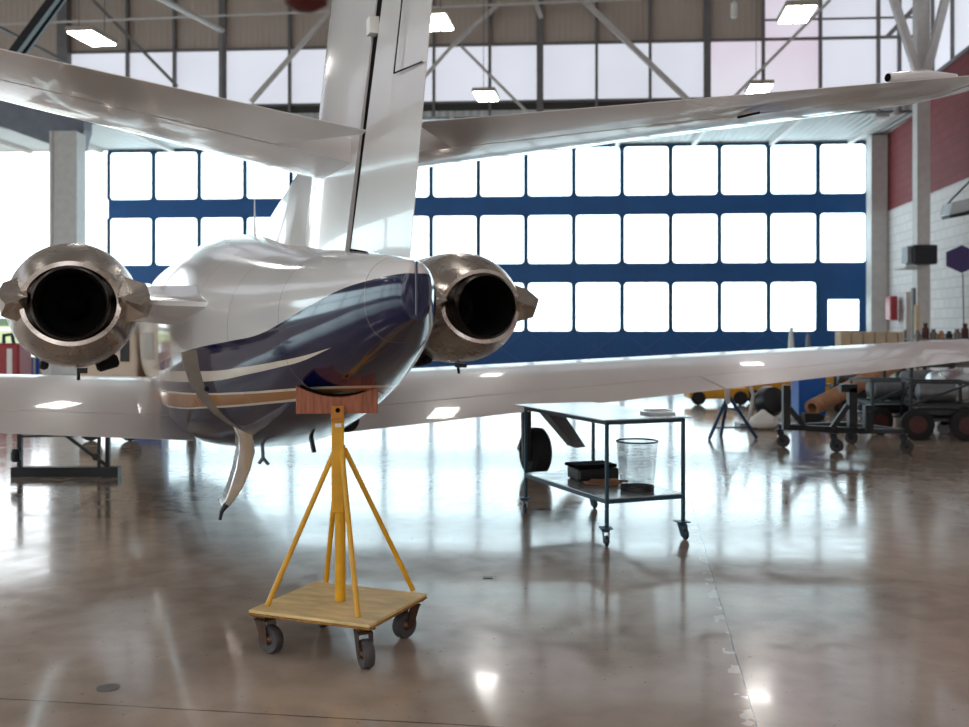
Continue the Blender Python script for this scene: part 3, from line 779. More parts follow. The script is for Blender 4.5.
# landing gear
def main_gear(sgn):
    b0 = V((sgn*3.05, 3.12, 0))
    g = MB(); g.tube([V((sgn*2.95,3.0,.95)), V((sgn*2.98,3.05,.48)), V((sgn*2.96,3.2,.27))], [.05,.045,.04], 10); g.tube([V((sgn*2.9,3.1,.3)), V((sgn*3.1,3.1,.25))], .03, 8)
    g.bar(V((sgn*2.93,2.98,.75)), V((sgn*2.95,3.0,.17)), .09, .05); strut = g.build('gear_strut', M['blackm'], jet, smooth=True)
    w = MB(); w.lathe([(.10,-.10),(.21,-.105),(.25,-.075),(.258,0),(.25,.075),(.21,.105),(.10,.10)], V((sgn*3.10,3.12,.253)), (1,0,0), 28); wh = w.build('tyre', M['tyre'], jet, smooth=True)
    w = MB(); w.lathe([(.03,-.11),(.11,-.09),(.11,.09),(.03,.11)], V((sgn*3.10,3.12,.253)), (1,0,0), 20); w.build('hub', M['greym'], wh, smooth=True)
    d = MB(); a, b_ = V((sgn*3.16,3.0,.80)), V((sgn*3.5,3.0,.42))
    Mi = (Matrix.Translation(JC) @ Matrix.Rotation(TH,4,'Z')).inverted()
    pr = [Mi @ P(*q) for q in ((545,411,11.4),(562,411,11.4),(586,447,11.2),(577,448,11.2))]
    d.prism([V((sgn*abs(p.x), p.y, p.z)) for p in pr], (0,.25,0)); d.build('gear_door', M['greym'], jet)
main_gear(1); main_gear(-1)
g = MB(); g.tube([V((0,9.0,.9)), V((0,9.1,.25))], .04); g.build('nose_gear_strut', M['greym'], jet)
w = MB(); w.lathe([(.08,-.06),(.20,-.06),(.22,0),(.20,.06),(.08,.06)], V((0,9.1,.22)), (1,0,0), 24); w.build('tyre', M['tyre'], jet, smooth=True)

# open tail-cone baggage door, seen almost edge on
def strip_on(ts, pts, w, th, name, m, depth=0.0):
    """flat band following pixel path on cross-plane t"""
    rows = []
    for i, (x, y, ww) in enumerate(pts):
        p = pt_on_t(x, y, ts)
        a = pt_on_t(*pts[max(0,i-1)][:2], ts); b_ = pt_on_t(*pts[min(len(pts)-1,i+1)][:2], ts)
        d = (b_-a).normalized(); nrm = V((-d.z, 0, d.x))
        rows.append([p+nrm*ww/2, p-nrm*ww/2, p-nrm*ww/2+V((0,th,0)), p+nrm*ww/2+V((0,th,0))])
    mb = MB(); mb.quadsheet(rows, True, True); return mb.build(name, m, jet, smooth=True, angle=40, bevel=.006)
jamb = strip_on(.15, [(190,351,.11),(192,362,.115),(198,378,.12),(208,394,.125),(221,408,.12),(234,419,.10),(243,425,.07)], 0, .05, 'door_hinge_arm', M['dullmetal'])
for x_, y_ in ((207,389),(231,410)):
    p = pt_on_t(x_, y_, .16); mb = MB(); mb.lathe([(.002,0),(.018,0),(.018,.004),(.002,.004)], p, (0,-1,0), 12); mb.build('bolt_hole', M['soot'], jamb)
door = strip_on(.1, [(239,424,.075),(246,436,.10),(247,452,.105),(243,470,.095),(237,486,.08),(230,500,.055),(224,508,.04)], 0, .20, 'baggage_door', M['chrome'])
p = pt_on_t(223, 509, .1); mb = MB(); mb.tube([p+V((.02,0,.03)), p+V((-.01,0,-.02)), p+V((-.02,0,-.07))], [.02,.014,.01], 8); mb.build('door_latch', M['blackm'], door)
# small side vent, belly antennas, tail bits
p0 = pt_on_t(224, 376, .2)
mb = MB(); mb.prism([pt_on_t(x_, y_, .22) for x_, y_ in ((216,370),(227,365),(235,375),(223,381))], (.0,.12,0)); mb.build('air_scoop', M['soot'], jet)
for (x_, y0_, y1_, t_, nm) in ((262,443,468,-.5,'drain_mast'),):
    a = pt_on_t(x_, y0_-6, t_); b_ = pt_on_t(x_+1, y1_-10, t_); mb = MB(); mb.tube([a, b_, b_+V((-.03,0,-.04))], .014, 8); mb.tube([b_, b_+V((.04,0,-.05))], .012, 8); mb.build('drain_mast', M['greym'], jet)
a = pt_on_t(309, 434, .2); b_ = pt_on_t(314, 452, .2); mb = MB(); mb.bar(a+V((0,0,.05)), b_, .022, .06); mb.bar(a+V((-.02,0,0)), a+V((.06,0,.03)), .02, .03); mb.build('belly_antenna', M['blackm'], jet)
a, az = centre(255, 240); mb = MB(); mb.tube([V((0,-a,az-.08)), V((0,-a,az+.0)), V((0,-a+.03,az+.36))], [.025,.012,.004], 8); mb.build('whip_antenna', M['paper'], jet, smooth=True)
# tie-down bracket above the saddle and tail bumper
mb = MB(); q = pt_on_t(352,372,1.9); mb.bar(q+V((-.01,0,.08)), q+V((-.05,0,-.10)), .035, .03); mb.tube([q+V((-.06,0,-.08)), q+V((.0,0,-.12)), q+V((.03,0,.02))], .016, 8); mb.build('tail_tie_down', M['blackm'], jet)
mb = MB(); mb.lathe([(.06,0),(.09,.02),(.10,.2),(.06,.3)], pt_on_t(348,420,-.2), (0,1,0), 16); mb.build('vent_outlet', M['soot'], jet, smooth=True)
mb = MB(); mb.bar(V((0,-2.995,1.86)), V((0,-3.0,1.64)), .012, .02); mb.build('tail_edge_strip', M['navy'], jet, bevel=.003)  # thin dark strip down the end edge of the tail cone

# ------------------------------------------------------------------ yellow tail stand
SA = math.radians(-22.5)
sc = V((-.725, 5.20, 0))
st = thing('tail_stand', 'yellow rolling support stand with wooden cradle under jet tail', 'stand', sc, SA)
mb = MB(); mb.box(-.335,.335,-.305,.305,.196,.212); mb.build('platform', M['deck'], st, bevel=.004)
mb = MB(); mb.box(-.337,.337,-.307,.307,.185,.1958); mb.build('platform_edge', M['deckedge'], st, bevel=.003)
mb = MB(); mb.lathe([(.027,0),(.027,.78)], (0,0,.215), n=20); mb.build('post', M['yellow'], st, smooth=True)
def loc(px, py, h): # local point of the stand from pixel at height h
    return Matrix.Rotation(-SA,3,'Z') @ (G(px,py,h)-sc)
top = .945
for lg in ((267,606),(413,590),(326,582),(358,617)):
    b_ = loc(*lg, .212); tdir = V((b_.x,b_.y,0)).normalized()*.035
    mb = MB(); mb.tube([V((tdir.x*.7,tdir.y*.7,top+.03)), b_], .0135, 10); mb.build('leg', M['yellow'], st, smooth=True)
R_ = Matrix.Rotation(-SA,4,'Z')  # saddle faces its own way
RS = Matrix.Translation(Matrix.Rotation(-SA,3,'Z') @ V((-.012,0,0))) @ Matrix.Rotation(math.radians(8)-SA,4,'Z')
mb = MB(); mb.box(-.031,.031,-.031,.031,.66,1.155,RS); mb.build('upper_tube', M['yellow'], st, bevel=.006)
mb = MB(); mb.box(-.031,.031,-.075,-.062,1.135,1.20,RS); mb.box(-.034,.034,-.062,.062,1.12,1.158,RS); br = mb.build('bracket', mat('orange_bracket', (190,120,20), .4), st, bevel=.003)
mb = MB(); mb.lathe([(.002,0),(.012,0),(.012,.006),(.002,.006)], RS @ V((0,-.076,1.178)), RS.to_3x3() @ V((0,-1,0)), 12); mb.build('bolt', M['dark'], br)
mb = MB(); mb.box(-.014,.018,-.0322,-.031,1.09,1.108,RS); mb.build('label_plate', M['paper'], st)
ZB, ZT_ = 1.16, 1.30
pts = [V((-.205,-.06,ZB)), V((.198,-.06,ZB)), V((.198,-.06,ZT_))]
for k in range(15):
    x = .185-.37*k/14; pts.append(V((x,-.06,1.243+(x/.185)**2*.048)))
pts.append(V((-.205,-.06,ZT_)))
mb = MB(); mb.prism([RS @ p for p in pts], RS.to_3x3() @ V((0,.12,0))); mb.build('cradle', M['wood'], st, bevel=.003)
mb = MB(); rows = []
for k in range(15):
    x = .185-.37*k/14; z = 1.2445+(x/.185)**2*.048; rows.append([RS @ V((x,-.058,z)), RS @ V((x,.058,z)), RS @ V((x,.058,z+.008)), RS @ V((x,-.058,z+.008))])
mb.quadsheet(rows, True, True); mb.build('cradle_lining', M['dark'], st)
def caster(parent, x, y, ang, R=.068, top=.185, mw=M['caster'], mf=M['castermetal'], wdt=.036):
    Mx = Matrix.Translation((x,y,0)) @ Matrix.Rotation(ang,4,'Z')
    f = MB(); f.box(-.05,.05,-.045,.045,top-.008,top,Mx); f.lathe([(.03,top-.03),(.034,top-.008)], Mx @ V((0,0,0)), n=14)
    for s in (-1,1):
        f.prism([Mx @ V(p) for p in ((-.035,s*(wdt/2+.006),top-.02),(.04,s*(wdt/2+.006),top-.02),(.055,s*(wdt/2+.006),R-.015),(.02,s*(wdt/2+.006),R-.02))], Mx.to_3x3() @ V((0,s*.004,0)))
    f.box(-.035,.04,-wdt/2-.01,wdt/2+.01,top-.03,top-.02,Mx)
    fk = f.build('caster_fork', mf, parent)
    w = MB(); w.lathe([(R*.45,-wdt/2*.8),(R*.9,-wdt/2),(R,-wdt/2*.6),(R,wdt/2*.6),(R*.9,wdt/2),(R*.45,wdt/2*.8)], Mx @ V((.045,0,R)), Mx.to_3x3() @ V((0,1,0)), 24); wl = w.build('caster_wheel', mw, fk, smooth=True)
    w = MB(); w.lathe([(.002,-wdt/2-.008),(.012,-wdt/2-.008),(.03,-wdt/2*.7),(.03,wdt/2*.7),(.012,wdt/2+.008),(.002,wdt/2+.008)], Mx @ V((.045,0,R)), Mx.to_3x3() @ V((0,1,0)), 16); w.build('caster_hub', mf, wl, smooth=True)
for (x_, y_, a) in ((-.28,-.25,-.2),(.27,-.25,-.75),(.27,.25,-1.9),(-.27,.25,-.7)): caster(st, x_, y_, a, wdt=.052)

# ------------------------------------------------------------------ teal trolley
TA = math.atan2(.245,.6)
tn = G(609,545); tL = G(524,512.5); tR = G(685,538)
tc_ = (tL+tR)/2
tro = thing('tool_trolley', 'dark teal two shelf trolley with sheet metal top behind the yellow stand', 'trolley', tc_, TA)
hw, hd = .325, .71
for (x_, y_) in ((-hw,-hd),(hw,-hd),(-hw,hd),(hw,hd)):
    mb = MB(); mb.box(x_-.0115,x_+.0115,y_-.0115,y_+.0115,.125,.90); mb.build('leg', M['teal'], tro)
    caster(tro, x_-.01, y_, -1.75+.5*x_, .04, .13, M['blackm'], M['teal'], .024)
mb = MB(); mb.box(-hw-.05,hw+.06,-hd-.04,hd+.14,.905,.915); mb.build('top_sheet', M['sheet'], tro, bevel=.002)
def frame(z, name):
    mb = MB()
    for y_ in (-hd, hd): mb.box(-hw,hw,y_-.012,y_+.012,z-.03,z)
    for x_ in (-hw, hw): mb.box(x_-.012,x_+.012,-hd,hd,z-.03,z)
    mb.build(name, M['teal'], tro)
frame(.904,'top_frame'); frame(.33,'shelf_frame')
mb = MB(); mb.box(-hw-.01,hw+.01,-hd-.01,hd+.01,.33,.338); mb.build('shelf', M['sheet'], tro, bevel=.002)
bas = thing('waste_basket', 'round wire mesh basket standing on lower shelf of the trolley', 'basket', (1.165,7.90,.340))
mb = MB(); n = 48
rows = [[V((r*math.cos(2*PI*k/n), r*math.sin(2*PI*k/n), z)) for k in range(n)] for r, z in ((.125,0),(.14,.18),(.158,.375))]
mb.quadsheet(rows, True); mb.build('mesh_side', M['basket'], bas, smooth=True)
mb = MB(); mb.tube([V((.158*math.cos(2*PI*k/32), .158*math.sin(2*PI*k/32), .375)) for k in range(33)], .006, 6, cap=False); mb.build('rim', M['blackm'], bas, smooth=True)
mb = MB(); mb.lathe([(.001,.0),(.128,0),(.13,.035),(.122,.035),(.118,.006),(.001,.006)], n=32); mb.build('base', M['blackm'], bas, smooth=True)
mb = MB(); mb.box(-.19,.17,-.13,.13,0,.10); bx = mb.build('black_case', M['blackm'], bevel=.02); tag(bx, 'flat black case lying on lower shelf of trolley left of basket', 'case'); bx.location = (.90,8.50,.339); bx.rotation_euler = (0,0,.3)
mb = MB(); mb.box(-.2,.16,-.13,.13,0,.028); bx = mb.build('folded_cloth', M['dark'], bevel=.012); tag(bx, 'thin dark pad lying on top of the black case on the trolley', 'cloth'); bx.location = (.89,8.50,.441); bx.rotation_euler = (0,0,.36)
mb = MB()
for k in range(7): 
    mb.box(-.09,.09,-.06,.06,.001+.004*k,.004+.004*k, Matrix.Translation((random.uniform(-.16,.16),random.uniform(-.1,.1),0)) @ Matrix.Rotation(random.uniform(0,3),4,'Z'))
ob = mb.build('crumpled_papers', M['tan']); tag(ob, 'brownish loose rags and papers on trolley shelf beside basket', 'rags', kind='stuff'); ob.location = (1.02,8.22,.3395)
mb = MB(); mb.box(-.11,.11,-.08,.08,0,.018); mb.tube([(-.09,-.05,.03),(-.09,.05,.03),(.09,.05,.03),(.09,-.05,.03),(-.09,-.05,.03)], .006, 6); ob = mb.build('small_tray', M['sheet']); tag(ob, 'small clear tray on top sheet of the trolley near right end', 'tray'); ob.location = (1.33,7.95,.916); ob.rotation_euler = (0,0,.3)

# ------------------------------------------------------------------ floor level things, left
tl = thing('trestle', 'black steel trestle frame on the floor beneath the left wing', 'trestle', G(66,476))
def tlp(px, h, dy=0): return V(((px-66)*10.95/F, dy, h))
mb = MB(); mb.box(-.56,.57,-.06,.06,.0,.10); mb.build('base_beam', M['blackm'], tl)
for px in (20, 108):
    mb = MB(); mb.bar(tlp(px,.1), tlp(px,.74), .045); mb.build('upright', M['blackm'], tl)
mb = MB(); mb.bar(tlp(101,.1,-.05), tlp(101,.74,-.05), .03); mb.build('upright', M['blackm'], tl)
mb = MB(); mb.bar(tlp(20,.42), tlp(108,.44), .025); mb.build('rail', M['blackm'], tl)
mb = MB(); mb.bar(tlp(46,.60,-.03), tlp(107,.12,-.03), .03); mb.build('diagonal_brace', M['blackm'], tl)
mb = MB(); mb.bar(tlp(15,.74), tlp(112,.74), .05); mb.build('rail', M['blackm'], tl)
mb = MB(); mb.lathe([(.03,0),(.05,.02),(.05,.1),(.03,.14)], tlp(19,.16,-.08), (0,0,1), 12); mb.lathe([(.02,0),(.04,.02),(.04,.06)], tlp(101,.22,-.09), (0,-1,0), 12); mb.build('clamp', M['blackm'], tl)

rc = thing('extinguisher_cart', 'red wheeled cart near open doorway under left engine', 'cart', P(9,YH,20)*1)
rc.location = (P(9,YH,20).x, 20, 0)
mb = MB(); mb.box(-.35,.32,-.3,.3,.25,1.25); mb.build('body', M['red'], rc, bevel=.04)
for s in (-.22,.2):
    mb = MB(); mb.lathe([(.04,-.04),(.16,-.04),(.16,.04),(.04,.04)], (s,-.33,.16), (0,1,0), 16); mb.build('wheel', M['tyre'], rc)
mb = MB(); mb.tube([(-.1,0,1.2),(-.1,0,1.4),(.06,0,1.42),(.1,0,1.2)], .04); mb.build('handle', M['blackm'], rc)
mb = MB(); mb.box(.1,.2,-.31,-.3,.4,1.15); mb.build('label_plate', M['paper'], rc)
cb = thing('parts_bin', 'small blue and white bin right of the red cart', 'bin', (P(36,YH,21).x,21,0))
mb = MB(); mb.box(-.2,.2,-.2,.2,.1,.95); mb.build('body', M['paper'], cb, bevel=.03)
for k in range(3):
    mb = MB(); mb.box(-.18+.13*k,-.1+.13*k,-.21,-.2,.35,.95); mb.build('stripe', M['bluep'], cb)
mb = MB(); mb.box(-.2,.2,-.2,.2,0,.09); mb.build('base', M['blackm'], cb)
gp = thing('ground_power_unit', 'cream cabinet on wheels behind the left engine beneath its pylon', 'power unit', (P(118,YH,14.5).x,14.5,0))
mb = MB(); rows = []
for y_ in (-.35,.9): rows.append([V((-.42,y_,.2)), V((.30,y_,.2)), V((.40,y_,.8)), V((.36,y_,1.45)), V((.1,y_,1.78)), V((-.42,y_,1.8))])
mb.quadsheet(rows, True, True); mb.build('body', M['creamcab'], gp, bevel=.04)
mb = MB(); mb.box(.16,.28,-.37,-.345,1.1,1.5); mb.build('vent', M['blackm'], gp)
for s in (-.3,.24):
    mb = MB(); mb.lathe([(.03,-.04),(.15,-.04),(.15,.04),(.03,.04)], (s,-.2,.15), (0,1,0), 16); mb.build('wheel', M['tyre'], gp)
bl = thing('locker', 'blue upright locker between cream cabinet and the jet fuselage', 'locker', (P(150,YH,17).x,17,0))
mb = MB(); mb.box(-.22,.25,-.2,.2,.05,1.9); mb.build('body', M['bluep'], bl, bevel=.01)
mb = MB(); mb.box(-.2,.23,-.18,.18,0,.05); mb.build('base', M['blackm'], bl)
mb = MB(); mb.box(.17,.19,-.22,-.2,.9,1.1); mb.build('handle', M['greym'], bl)

# ------------------------------------------------------------------ right: engine dolly
ed = thing('engine_dolly', 'low black engine dolly on casters under the right wing', 'dolly', G(833,457))
R0 = ed.location.copy()
a0 = G(833,452,.0)-R0; a1 = G(780,447)-R0; a2 = G(903,453)-R0; a3 = G(848,444)-R0
def up(v, h): return V((v.x,v.y,h))
for (p_, q_2) in ((a0,a1),(a0,a2),(a1,a3),(a2,a3)):
    mb = MB(); mb.bar(up(p_,.27), up(q_2,.27), .065, .06); mb.build('base_beam', M['blackm'], ed)
for a_ in (a0,a1,a2,a3): caster(ed, a_.x, a_.y, -.6, .085, .235, M['caster'], M['blackm'], .05)
for px, py0, py1, Zf in ((786,385,427,12.7),(852,388,428,12.9),(868,405,430,12.9)):
    p_ = P(px,py1,Zf)-R0; q_2 = P(px,py0,Zf)-R0
    mb = MB(); mb.bar(p_-V((0,0,.03)), q_2, .10 if px>786 else .085); mb.build('upright', M['blackm'], ed)
mb = MB(); mb.bar(P(840,388,12.9)-R0, P(856,388,12.9)-R0, .1); mb.build('saddle', M['blackm'], ed)
for a_, b_ in (((789,408),(805,428)),((848,405),(832,428)),((868,412),(868,430))):
    mb = MB(); mb.bar(P(*a_,12.75)-R0, P(*b_,12.75)-R0, .06); mb.build('diagonal_brace', M['blackm'], ed)
mb = MB(); mb.bar(P(786,427,12.7)-R0, P(868,431,12.9)-R0, .07); mb.build('cross_beam', M['blackm'], ed)
# blue tripod stand
tp = thing('tripod_stand', 'blue steel tripod trestle standing under middle of right wing', 'stand', G(733,440)); R0 = tp.location.copy()
apex = P(728,395,14.6)-R0
for px, py in ((709,440),(757,439),(721,436)):
    mb = MB(); mb.tube([apex+V((.0,0,0)), G(px,py)-R0+V((0,0,.01))], .025, 8); mb.build('leg', M['bluel'], tp)
mb = MB(); mb.tube([P(728,404,14.55)-R0, P(727,386,14.55)-R0, P(724,380,14.55)-R0], .035, 10); mb.build('head', M['steelw'], tp)
mb = MB(); mb.bar(P(713,428,14.5)-R0, P(748,427,14.4)-R0, .025); mb.bar(P(720,408,14.5)-R0, P(738,409,14.5)-R0, .025); mb.build('rail', M['bluel'], tp)
# fan / black machine behind
fn = thing('floor_blower', 'black floor blower with pale base behind the blue tripod', 'blower', G(766,427)); R0 = fn.location.copy()
mb = MB(); mb.lathe([(.08,-.2),(.2,-.16),(.25,0),(.2,.16),(.08,.2)], V((.05,0,.40)), (.3,-1,.3), 20); mb.build('body', M['blackm'], fn, smooth=True)
mb = MB(); mb.box(-.45,.35,-.2,.2,0,.07); mb.build('base', M['greym'], fn)
mb = MB(); mb.tube([V((-.28,0,.05)), V((-.2,0,.5)), V((-.35,0,.95))], .03, 8); mb.build('handle', M['steelw'], fn)
for i, (px, py, r, lab) in enumerate(((757,425,.17,'white plastic bag on floor left of the black blower'),(776,419,.15,'white plastic bag tucked between black blower and dolly upright'))):
    mb = MB(); mb.lathe([(.3*r,0),(r,.2*r),(1.1*r,.6*r),(.8*r,1.2*r),(.3*r,1.5*r),(.12*r,1.8*r)], n=14)
    o = mb.build('plastic_bag', M['paper'], smooth=True, sub=1); tag(o, lab, 'bag', 'white bags under the right wing'); o.location = G(px,py+2); o.location.y -= .35; o.scale = (1.3,1,1)
# blue cabinet, tan roll, yellow machines
bc = thing('tool_cabinet', 'bright blue steel cabinet standing behind the black engine dolly', 'cabinet', G(808,418)); 
mb = MB(); mb.box(-.22,.24,-.2,.25,.06,1.1); mb.build('body', M['bluep'], bc, bevel=.01)
mb = MB(); mb.box(-.225,-.19,-.21,-.195,.1,1.05); mb.build('door', M['bluep'], bc); mb = MB(); mb.box(-.2,.22,-.18,.22,0,.06); mb.build('base', M['blackm'], bc)
rl = thing('cardboard_tube', 'thick tan cardboard tube leaning diagonally behind engine dolly', 'tube', G(808,423)); R0 = rl.location.copy()
A, B = P(812,408,16.5)-R0, P(900,362,18.5)-R0
mb = MB(); mb.lathe([(.08,0),(.13,0),(.13,(B-A).length),(.08,(B-A).length),(.08,0)], A, B-A, 24, cap=False); mb.build('tube', M['tan'], rl, smooth=True)
mb = MB(); mb.bar(V((A.x-.02,A.y,.0)), V((A.x-.02,A.y,A.z-.08)), .25,.2); mb.build('support', M['blackm'], rl); mb = MB(); mb.bar(V((B.x,B.y,-0)), V((B.x,B.y,B.z-.1)), .12); mb.build('support', M['blackm'], rl)
for (px, py, w, h, lab) in ((716,404,.6,.34,'low yellow machine on floor left of blue tripod'),(768,402,.55,.62,'yellow machine behind the black blower'),(833,404,.25,.55,'narrow yellow machine right of the blue cabinet')):
    y_ = thing('yellow_machine', lab, 'machine', G(px,py), 0, 'yellow machines behind the right wing')
    mb = MB(); mb.box(-w,w,-.3,.3,.12,h); mb.build('body', M['yellowdull'], y_, bevel=.04)
    mb = MB(); mb.box(-w*.7,w*.5,-.25,.2,h,h+.12); mb.build('hood', M['yellowdull'], y_, bevel=.03)
    for s in (-.7,.7):
        mb = MB(); mb.lathe([(.03,-.05),(.14,-.05),(.14,.05),(.03,.05)], (w*s,-.3,.14), (0,1,0), 14); mb.build('wheel', M['tyre'], y_)
# carts and machines at right
def cart(px, py, w, h, lab, m, wheel_r=.17, rz=0, panels=True):
    c = thing('equipment_cart', lab, 'cart', G(px,py), rz)
    mb = MB()
    for sx in (-1,1):
        for sy in (-1,1): mb.bar((sx*w,sy*.3,wheel_r), (sx*w*.96,sy*.28,h), .04)
    for z in (wheel_r+.06, h*.6, h):
        for sy in (-1,1): mb.bar((-w,sy*.29,z),(w,sy*.29,z),.035)
        for sx in (-1,1): mb.bar((sx*w,-.29,z),(sx*w,.29,z),.035)
    mb.bar((-w,-.31,h*.6),(w,-.31,h),.03); mb.build('frame', m, c)
    if panels:
        mb = MB(); mb.box(-w*.8,w*.8,-.24,.24,wheel_r+.1,h*.55); mb.build('motor', M['blackm'], c, bevel=.03)
        mb = MB(); mb.lathe([(.05,-w*.7),(.14,-w*.6),(.14,w*.6),(.05,w*.7)], (0,0,h*.6+.17), (1,0,0), 16); mb.build('tank', M['greym'], c, smooth=True)
    for sx in (-.8,.8):
        mb = MB(); mb.lathe([(.05,-.05),(wheel_r*.8,-.06),(wheel_r,-.04),(wheel_r,.04),(wheel_r*.8,.06),(.05,.05)], (w*sx,-.36,wheel_r), (0,1,0), 20); wl = mb.build('wheel', M['tyre'], c, smooth=True)
        mb = MB(); mb.lathe([(.01,-.065),(wheel_r*.55,-.062),(wheel_r*.55,.062),(.01,.065)], (w*sx,-.36,wheel_r), (0,1,0), 16); mb.build('hub', M['hubred'], wl)
    return c
cart(886,432,.42,.78,'grey green tubular cart right of the black engine dolly',M['green'],.2,.2)
cart(936,438,.40,.80,'dark wheeled compressor cart with red hubs under right wing tip',M['blackm'],.22,-.2)
cart(918,425,.45,.95,'tall dark tubular cart behind the other carts under the wing',M['blackm'],.14,.4)
cart(848,411,.35,.8,'small dark cart behind uprights of the black engine dolly',M['blackm'],.12,0)
eg = thing('spare_engine', 'grey metal spare engine on a stand at right edge under the wing', 'engine', G(966,432)); 
mb = MB(); mb.lathe([(.12,-.6),(.26,-.55),(.30,-.2),(.22,0),(.24,.3),(.31,.45),(.30,.6),(.1,.62)], V((0,0,.66)), (1,.3,.0), 24); mb.build('casing', M['sheet'], eg, smooth=True, angle=50)
mb = MB()
for k in range(7):
    a = k*.9; mb.tube([V((-.4+.13*k,-.1-.18*math.cos(a),.66+.3*math.sin(a))), V((-.3+.13*k,-.32,.66)), V((-.25+.12*k,-.25,.46))], .022, 6)
mb.build('pipework', M['greym'], eg, smooth=True)
mb = MB()
for sx in (-.4,.4): mb.bar((sx,-.25,.15),(sx,-.05,.5),.05); mb.bar((sx,.25,.15),(sx,.05,.5),.05)
mb.bar((-.5,-.25,.16),(.5,-.25,.16),.06); mb.bar((-.5,.25,.16),(.5,.25,.16),.06); mb.build('stand', M['blackm'], eg)
for sx in (-.45,.45):
    for sy in (-.25,.25): 
        mb = MB(); mb.lathe([(.02,-.03),(.09,-.03),(.09,.03),(.02,.03)], (sx,sy,.09), (0,1,0), 14); mb.build('wheel', M['greym'], eg)
tr_ = thing('metal_basin', 'dark round basin, lowest in the pile under outer right wing', 'basin', G(958,414), 0, 'dark basins in a pile')
mb = MB(); mb.lathe([(.02,.0),(.27,.0),(.33,.10),(.36,.17),(.34,.18),(.30,.10),(.24,.03),(.02,.03)], n=24); mb.build('bowl', M['blackm'], tr_, smooth=True)
mb = MB(); mb.tube([V((.35*math.cos(2*PI*k/24),.35*math.sin(2*PI*k/24),.175)) for k in range(25)], .014, 6, cap=False); mb.build('rim', M['greym'], tr_, smooth=True)
for i, lab in enumerate(('dark round basin, middle of the pile under outer right wing','dark round basin on top of the pile under outer right wing')):
    copy_tree(tr_, loc=tr_.location+V((.03*(-1)**i,.02*i,.20*(i+1))), rz=0, label=lab)
# rack with cartons beyond the wing, against the right wall
rk = thing('storage_rack', 'grey steel rack carrying beige cartons beside the blue doors', 'rack', (P(872,YH,31).x,31,0))
rw_ = 1.05; zt = HC+(YH-347.5)*31/F
for sx in (-rw_,rw_):
    for sy in (-.3,.3): mb = MB(); mb.box(sx-.03,sx+.03,sy-.03,sy+.03,0,zt); mb.build('upright', M['greym'], rk)
for z in (.3,zt-.03):
    mb = MB(); mb.box(-rw_,rw_,-.33,.33,z,z+.03); mb.build('shelf', M['greym'], rk)
for i in range(6):
    b = MB(); b.box(-.155,.155,-.25,.25,0,.47); o = b.build('carton', M['carton'], bevel=.01)
    tag(o, ['beige carton at left end of the rack row','second beige carton from left on the rack','third beige carton from left on the rack','third beige carton from right on the rack','second beige carton from right on the rack','beige carton at right end of the rack row'][i], 'carton', 'beige cartons on the rack')
    o.location = (rk.location.x-.87+i*.345, 31, zt+.001)
# fire hose cabinet, heater, purple sign, radiant lamp, tall items
def on_right(x, y, off=0.0):
    """point on the right wall plane for a pixel"""
    k = (x-CX)/F; kk_ = (14.83-k*39.0)/(math.sin(A7)-k*math.cos(A7)); Z = 39-kk_*math.cos(A7)
    return V((k*Z-off, Z, HC+(YH-y)*Z/F))
p = on_right(900,309,.30)
fc = thing('fire_cabinet', 'narrow red fire hose cabinet mounted on the white right wall', 'fire cabinet', (p.x,p.y,p.z-.4), -A7)
mb = MB(); mb.box(-.11,.12,-.35,.35,0,.85); mb.build('body', M['red'], fc, bevel=.02); mb = MB(); mb.box(-.125,-.112,-.3,.3,.05,.8); mb.build('door', M['red'], fc)
hp = P(919,255,28.6)
ht = thing('unit_heater', 'black box heater mounted on white column of the right wall', 'heater', hp, 0)
mb = MB(); mb.box(-.27,.40,-.3,.3,-.27,.27); mb.build('body', M['blackm'], ht, bevel=.05)
mb = MB(); mb.box(-.40,-.28,-.2,.2,-.22,.22); mb.build('grille', M['greym'], ht)
mb = MB(); mb.box(-.3,.3,.2,1.0,-.36,-.29); mb.build('bracket', M['steelw'], ht)
pp = P(962,259,22.0)
ps = thing('hexagon_sign', 'purple hexagonal sign on thin pole by the right wall', 'sign', (pp.x,pp.y,0))
mb = MB(); R = .36
mb.prism([V((R*math.sin(PI/3*k)*(1.05), 0, pp.z+R*.82*math.cos(PI/3*k))) for k in range(6)], (0,.03,0)); mb.build('sign_face', M['purple'], ps)
mb = MB(); mb.tube([V((.03,.03,pp.z-.3)), V((.06,.05,1.6)), V((0,.05,.02))], .014, 8); mb.build('pole', M['steeld'], ps)
mb = MB(); mb.lathe([(.2,0),(.2,.03),(.02,.05)], n=16); mb.build('base', M['steeld'], ps)
hl = P(966,210,20.0)
rh = thing('radiant_heater', 'silver box fixture hanging on chains at the right edge', 'heater', hl, 0)
mb = MB()
rows = [[V((-.42,y_,-.10)), V((-.36,y_,.12)), V((1.2,y_+.25,.50)), V((1.2,y_+.25,.22))] for y_ in (-.22,.22)]
mb.quadsheet(rows, True, True); mb.build('housing', M['sheet'], rh, bevel=.01)
mb = MB(); mb.prism([(-.40,-.18,-.11),(-.38,-.18,-.17),(1.1,.05,.10),(1.1,.05,.20)], (0,.36,0)); mb.build('element', M['blackm'], rh)
mb = MB(); mb.tube([(-.36,0,.1),(-.28,0,.2),(.5,.1,.95)], .018, 6); mb.tube([(.9,.1,.3),(.5,.1,.95)], .018, 6); mb.tube([(.5,.1,.95),(.5,.1,13.95-hl.z)], .01, 6); mb.build('chain', M['blackm'], rh)
